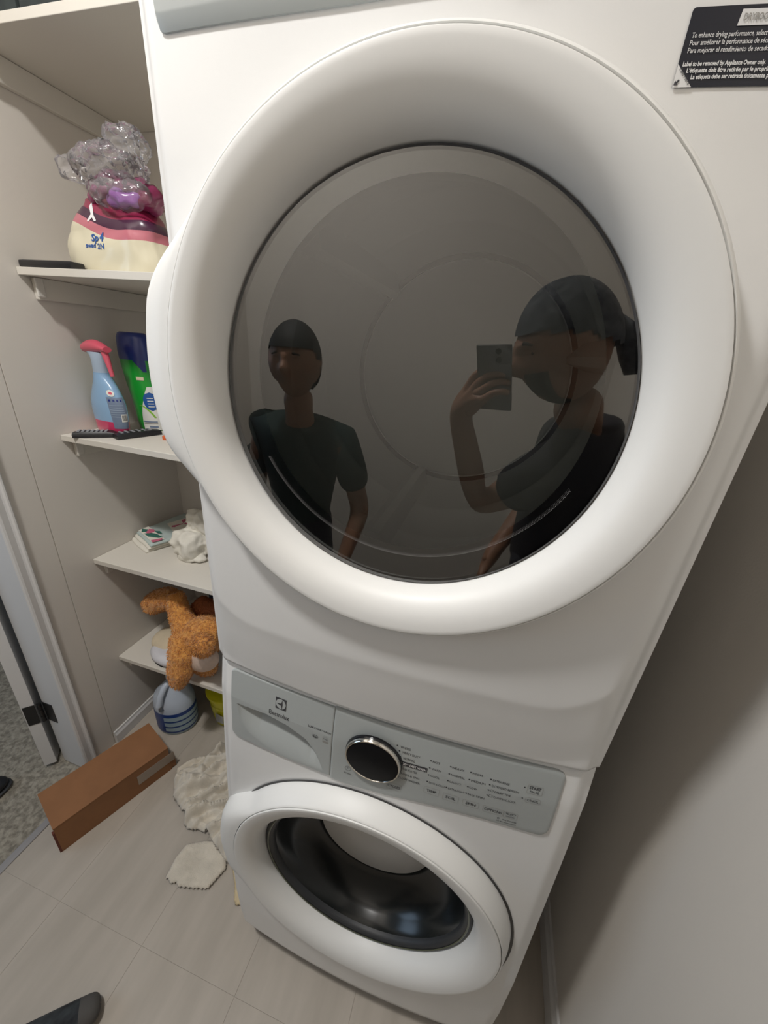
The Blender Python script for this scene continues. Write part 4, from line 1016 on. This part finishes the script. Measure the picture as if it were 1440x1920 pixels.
def hand(J, E, wrist, pre, palm_dir, side, curl_n, thumb_dir, s=1.0, curl=.55):
    """adds palm and five finger chains to the joint graph"""
    pd_ = Vector(palm_dir).normalized(); sd = Vector(side).normalized(); cn = Vector(curl_n).normalized(); W0 = Vector(wrist)
    J[pre+'palm'] = (W0+pd_*.045*s, (.030*s, .016*s)); E.append((pre+'wrist', pre+'palm'))
    for k, (o_, ln, cc) in enumerate(((-.030, .068, 0), (-.010, .077, 0), (.010, .073, 0), (.029, .058, 0))):
        b0 = W0+pd_*.082*s+sd*o_*s; J[f'{pre}f{k}0'] = (b0, .0095*s); E.append((pre+'palm', f'{pre}f{k}0')); p = b0; d = pd_
        for j, fr in enumerate((.45, .30, .25)):
            a = curl*(j+.6); d2 = (pd_*math.cos(a)+cn*math.sin(a)).normalized(); p = p+d2*ln*fr*s
            J[f'{pre}f{k}{j+1}'] = (p, (.0085-.0009*j)*s); E.append((f'{pre}f{k}{j}', f'{pre}f{k}{j+1}'))
    td = Vector(thumb_dir).normalized(); b0 = W0+pd_*.030*s-sd*.030*s
    J[pre+'t0'] = (b0, .012*s); E.append((pre+'palm', pre+'t0')); p = b0
    for j in range(2): p = p+(td+cn*.25*j).normalized()*.031*s; J[f'{pre}t{j+1}'] = (p, (.0105-.001*j)*s); E.append((f'{pre}t{j}', f'{pre}t{j+1}'))
def person(root, P, face, hs, skin, sets, hcap, feet=True):
    J = {}; E = []
    shr = dict(neck0=(.038 if P['head'][0][0] > 0 else .030), pelvis=.02, waist=.02, chest=.022, Lsho=.014, Rsho=.014, Lhip=.014, Rhip=.014, Lknee=.006, Rknee=.006, Lank=.007, Rank=.007, Lball=.009, Rball=.009, Ltoe=.008, Rtoe=.008)
    for k, (p, r_) in P.items():
        q = shr.get(k, 0); J[k] = (Vector(p), tuple(x-q for x in r_) if isinstance(r_, tuple) else r_-q)
    chain = lambda *a: [E.append((x, y)) for x, y in zip(a, a[1:])]
    chain('pelvis', 'waist', 'chest', 'neck0', 'neck1')
    for s in 'LR': chain('chest', s+'sho', s+'elb', s+'wrist'); chain('pelvis', s+'hip', s+'knee', s+'ank', s+'ball', s+'toe')
    for s in 'LR':
        h = sets[s]; hand(J, E, P[s+'wrist'][0], s, *h)
    vs, fs = skin_mesh('body', J, E, skin, root)
    hv, hf, mm = head_geo(P['head'][0], face, s=hs); n = len(vs)
    mb = MB(); mb.add(vs, fs); mb.add(hv, hf)
    b = mb.build('person_body', skin, root, smooth=True)
    return b, mm
def garment(name, P, keys, edges, grow, mt, root, rootkey=0):
    J = {k: (Vector(P[k][0]), tuple(x+grow for x in (P[k][1] if isinstance(P[k][1], tuple) else (P[k][1],)*2))) for k in keys}
    vs, fs = skin_mesh(name, J, edges, mt, root); return MB().add(vs, fs).build(name, mt, root, smooth=True)
SHE = [('pelvis', 'waist'), ('waist', 'chest'), ('chest', 'neck0'), ('chest', 'Lsho'), ('chest', 'Rsho'), ('Lsho', 'Lmid'), ('Rsho', 'Rmid')]
TRE = [('waist', 'pelvis'), ('pelvis', 'Lhip'), ('pelvis', 'Rhip'), ('Lhip', 'Lknee'), ('Rhip', 'Rknee'), ('Lknee', 'Lshin'), ('Rknee', 'Rshin')]
mid = lambda a, b_, t: tuple(Vector(a)*(1-t)+Vector(b_)*t)

# photographer at the right, facing the doorway side, phone held before the dryer
P1 = dict(pelvis=((.34, -.80, .93), (.125, .10)), waist=((.34, -.78, 1.10), (.12, .095)), chest=((.325, -.70, 1.32), (.165, .12)), neck0=((.300, -.625, 1.460), .088), neck1=((.255, -.560, 1.545), .062),
          head=((.205, -.535, 1.642), .1), Rsho=((.28, -.555, 1.385), .072), Lsho=((.35, -.90, 1.405), .062), Relb=((.09, -.640, 1.215), .044), Lelb=((.27, -.97, 1.13), .044),
          Rwrist=((.005, -.555, 1.478), .029), Lwrist=((.17, -.80, 1.00), .027),
          Rhip=((.32, -.71, .88), .09), Lhip=((.35, -.90, .88), .09), Rknee=((.30, -.70, .50), .058), Lknee=((.32, -.94, .50), .058), Rank=((.33, -.70, .09), .038), Lank=((.35, -.95, .09), .038),
          Rball=((.25, -.69, .037), (.036, .034)), Lball=((.27, -.95, .037), (.036, .034)), Rtoe=((.17, -.685, .030), (.030, .024)), Ltoe=((.19, -.945, .030), (.030, .024)))
pr1 = empty('person', (.33, -.80, 0), 'man in a patterned head scarf and dark shirt holding a phone before the dryer', 'person')
b1_, mm1 = person(pr1, P1, (-.88, .22, -.32), 1.0, M['skin'], dict(
    R=((.42, .42, .70), (-.45, -.35, .75), (.75, .05, -.1), (.5, .1, .85), 1.0, .6), L=((-.3, .5, -.7), (0, 1, .2), (.2, .1, -.8), (-.3, .8, .3), 1.0, .5)), None)
eyes(mm1, 1.0, pr1)
for s in 'LR': P1[s+'mid'] = (mid(P1[s+'sho'][0], P1[s+'elb'][0], .72), .05); P1[s+'shin'] = (mid(P1[s+'knee'][0], P1[s+'ank'][0], .93), .046)
garment('shirt', P1, ['pelvis', 'waist', 'chest', 'neck0', 'Lsho', 'Rsho', 'Lmid', 'Rmid'], SHE, .016, M['shirt'], pr1)
garment('trousers', P1, ['waist', 'pelvis', 'Lhip', 'Rhip', 'Lknee', 'Rknee', 'Lshin', 'Rshin'], TRE, .008, M['jeans'], pr1)
vs, fs = cap_geo(mm1, 1.0, lambda y: .028+(-.55*(.03-y) if y < .03 else .10*(y-.03)), .007, 1)
sc_ = MB().add(vs, fs); tail = [mm1 @ Vector(p) for p in ((0, -.098, .005), (.0, -.125, -.015), (.005, -.140, -.055), (.008, -.135, -.095))]
sc_.tube(tail, [.030, .026, .034, .022], 10); sc_.build('head_scarf', M['scarf'], pr1, smooth=True)
bm = bmesh.new(); bmesh.ops.create_uvsphere(bm, u_segments=40, v_segments=32, radius=1)
bmesh.ops.delete(bm, geom=[v_ for v_ in bm.verts if not (v_.co.z < -.22 and v_.co.y > -.05)], context='VERTS')
for v_ in bm.verts: x, y, z = v_.co; v_.co = Vector((x*.074*(1+.24*z), y*.099*(1+.08*z)+.003, z*.121))
MB().bm(bm, mm1).build('beard', M['beard'], pr1, smooth=True)
for s, (a, b_) in (('L', ('Lank', 'Ltoe')), ('R', ('Rank', 'Rtoe'))):
    garment('sock', P1, [s+'shin', s+'ank', s+'ball', s+'toe'], [(s+'shin', s+'ank'), (s+'ank', s+'ball'), (s+'ball', s+'toe')], .004, M['sock'], pr1)

# second person at the left behind
P2 = dict(pelvis=((-.62, -.92, .86), (.115, .09)), waist=((-.60, -.90, 1.01), (.105, .085)), chest=((-.57, -.85, 1.22), (.135, .095)), neck0=((-.555, -.80, 1.350), .078), neck1=((-.55, -.775, 1.465), .056),
          head=((-.545, -.755, 1.545), .1), Rsho=((-.40, -.83, 1.295), .055), Lsho=((-.735, -.84, 1.295), .055), Relb=((-.33, -.85, 1.03), .038), Lelb=((-.80, -.88, 1.03), .038),
          Rwrist=((-.36, -.72, .84), .024), Lwrist=((-.78, -.76, .83), .024),
          Rhip=((-.54, -.91, .82), .08), Lhip=((-.70, -.90, .82), .08), Rknee=((-.54, -.93, .46), .052), Lknee=((-.78, -.74, .47), .052), Rank=((-.54, -.98, .08), .034), Lank=((-.800, -.475, .075), .035),
          Rball=((-.53, -.90, .034), (.034, .030)), Lball=((-.650, -.322, .032), (.036, .028)), Rtoe=((-.525, -.83, .028), (.028, .022)), Ltoe=((-.598, -.268, .026), (.029, .021)))
pr2 = empty('person', (-.62, -.85, 0), 'short-haired person in a dark green shirt and black socks, standing left of the photographer', 'person')
b2_, mm2 = person(pr2, P2, (.12, .98, .02), .93, M['skin'], dict(
    R=((-.1, .5, -.8), (1, 0, 0), (0, .6, .2), (-.7, .4, -.5), .93, .4), L=((.1, .5, -.8), (-1, 0, 0), (0, .6, .2), (.7, .4, -.5), .93, .4)), None)
eyes(mm2, .93, pr2)
for s in 'LR': P2[s+'mid'] = (mid(P2[s+'sho'][0], P2[s+'elb'][0], .72), .044); P2[s+'shin'] = (mid(P2[s+'knee'][0], P2[s+'ank'][0], .9), .042)
garment('shirt', P2, ['pelvis', 'waist', 'chest', 'neck0', 'Lsho', 'Rsho', 'Lmid', 'Rmid'], SHE, .014, M['greenshirt'], pr2)
garment('trousers', P2, ['waist', 'pelvis', 'Lhip', 'Rhip', 'Lknee', 'Rknee', 'Lshin', 'Rshin'], TRE, .008, M['jeans'], pr2)
vs, fs = cap_geo(mm2, .93, lambda y: .040+(-1.3*(.05-y) if y < .05 else 0), .012)
MB().add(vs, fs).build('hair', M['hair'], pr2, smooth=True)
for s in 'LR':
    so = garment('sock', P2, [s+'shin', s+'ank', s+'ball', s+'toe'], [(s+'shin', s+'ank'), (s+'ank', s+'ball'), (s+'ball', s+'toe')], .004, M['sock'], pr2)
    # the toe end is plain grey
    so.data.materials.append(M['sockgrey']); tp_, bp_ = Vector(P2[s+'toe'][0]), Vector(P2[s+'ball'][0]); d_ = (tp_-bp_).normalized(); org = Vector(pr2.location)
    for pl in so.data.polygons:
        c_ = Vector(pl.center)+org
        if (c_-bp_).dot(d_) > .026: pl.material_index = 1

# phone: back glass just behind the lens position
ph = bpy.data.objects.new('phone', None); ph.empty_display_size = .03; col.objects.link(ph)
pm = Matrix((AX_R, AX_U, AX_B)).transposed().to_4x4(); pm.translation = CAM+AX_B*.004; ph.matrix_world = pm
ph.location = pm.translation; ph.rotation_euler = pm.to_euler()
tag(ph, 'smartphone held up in the photographer\'s hand, mirrored in the dryer glass', 'phone')
def lbox(name, x0, x1, y0, y1, z0, z1, b, mt, par):
    return MB().box(x0, x1, y0, y1, z0, z1, b=b).build(name, mt, par, ang=30, world=False)
lbox('phone_body', -.066, .010, -.130, .020, .0015, .010, .0035, M['phone'], ph)
lbox('camera_island', -.024, .012, -.020, .018, -.0002, .0018, .0009, M['phone'], ph)
for a, b_ in ((0, 0), (-.016, .008), (-.016, -.010)):
    if (a, b_) != (0, 0): MB().lathe([(.0062, 0), (.0062, .0012), (.0045, .0014), (.0005, .0012)], (a, b_, -.0016), 20).build('lens', M['black'], ph, ang=40, world=False)
lbox('screen', -.064, .008, -.128, .018, .0101, .0104, 0, M['black'], ph)
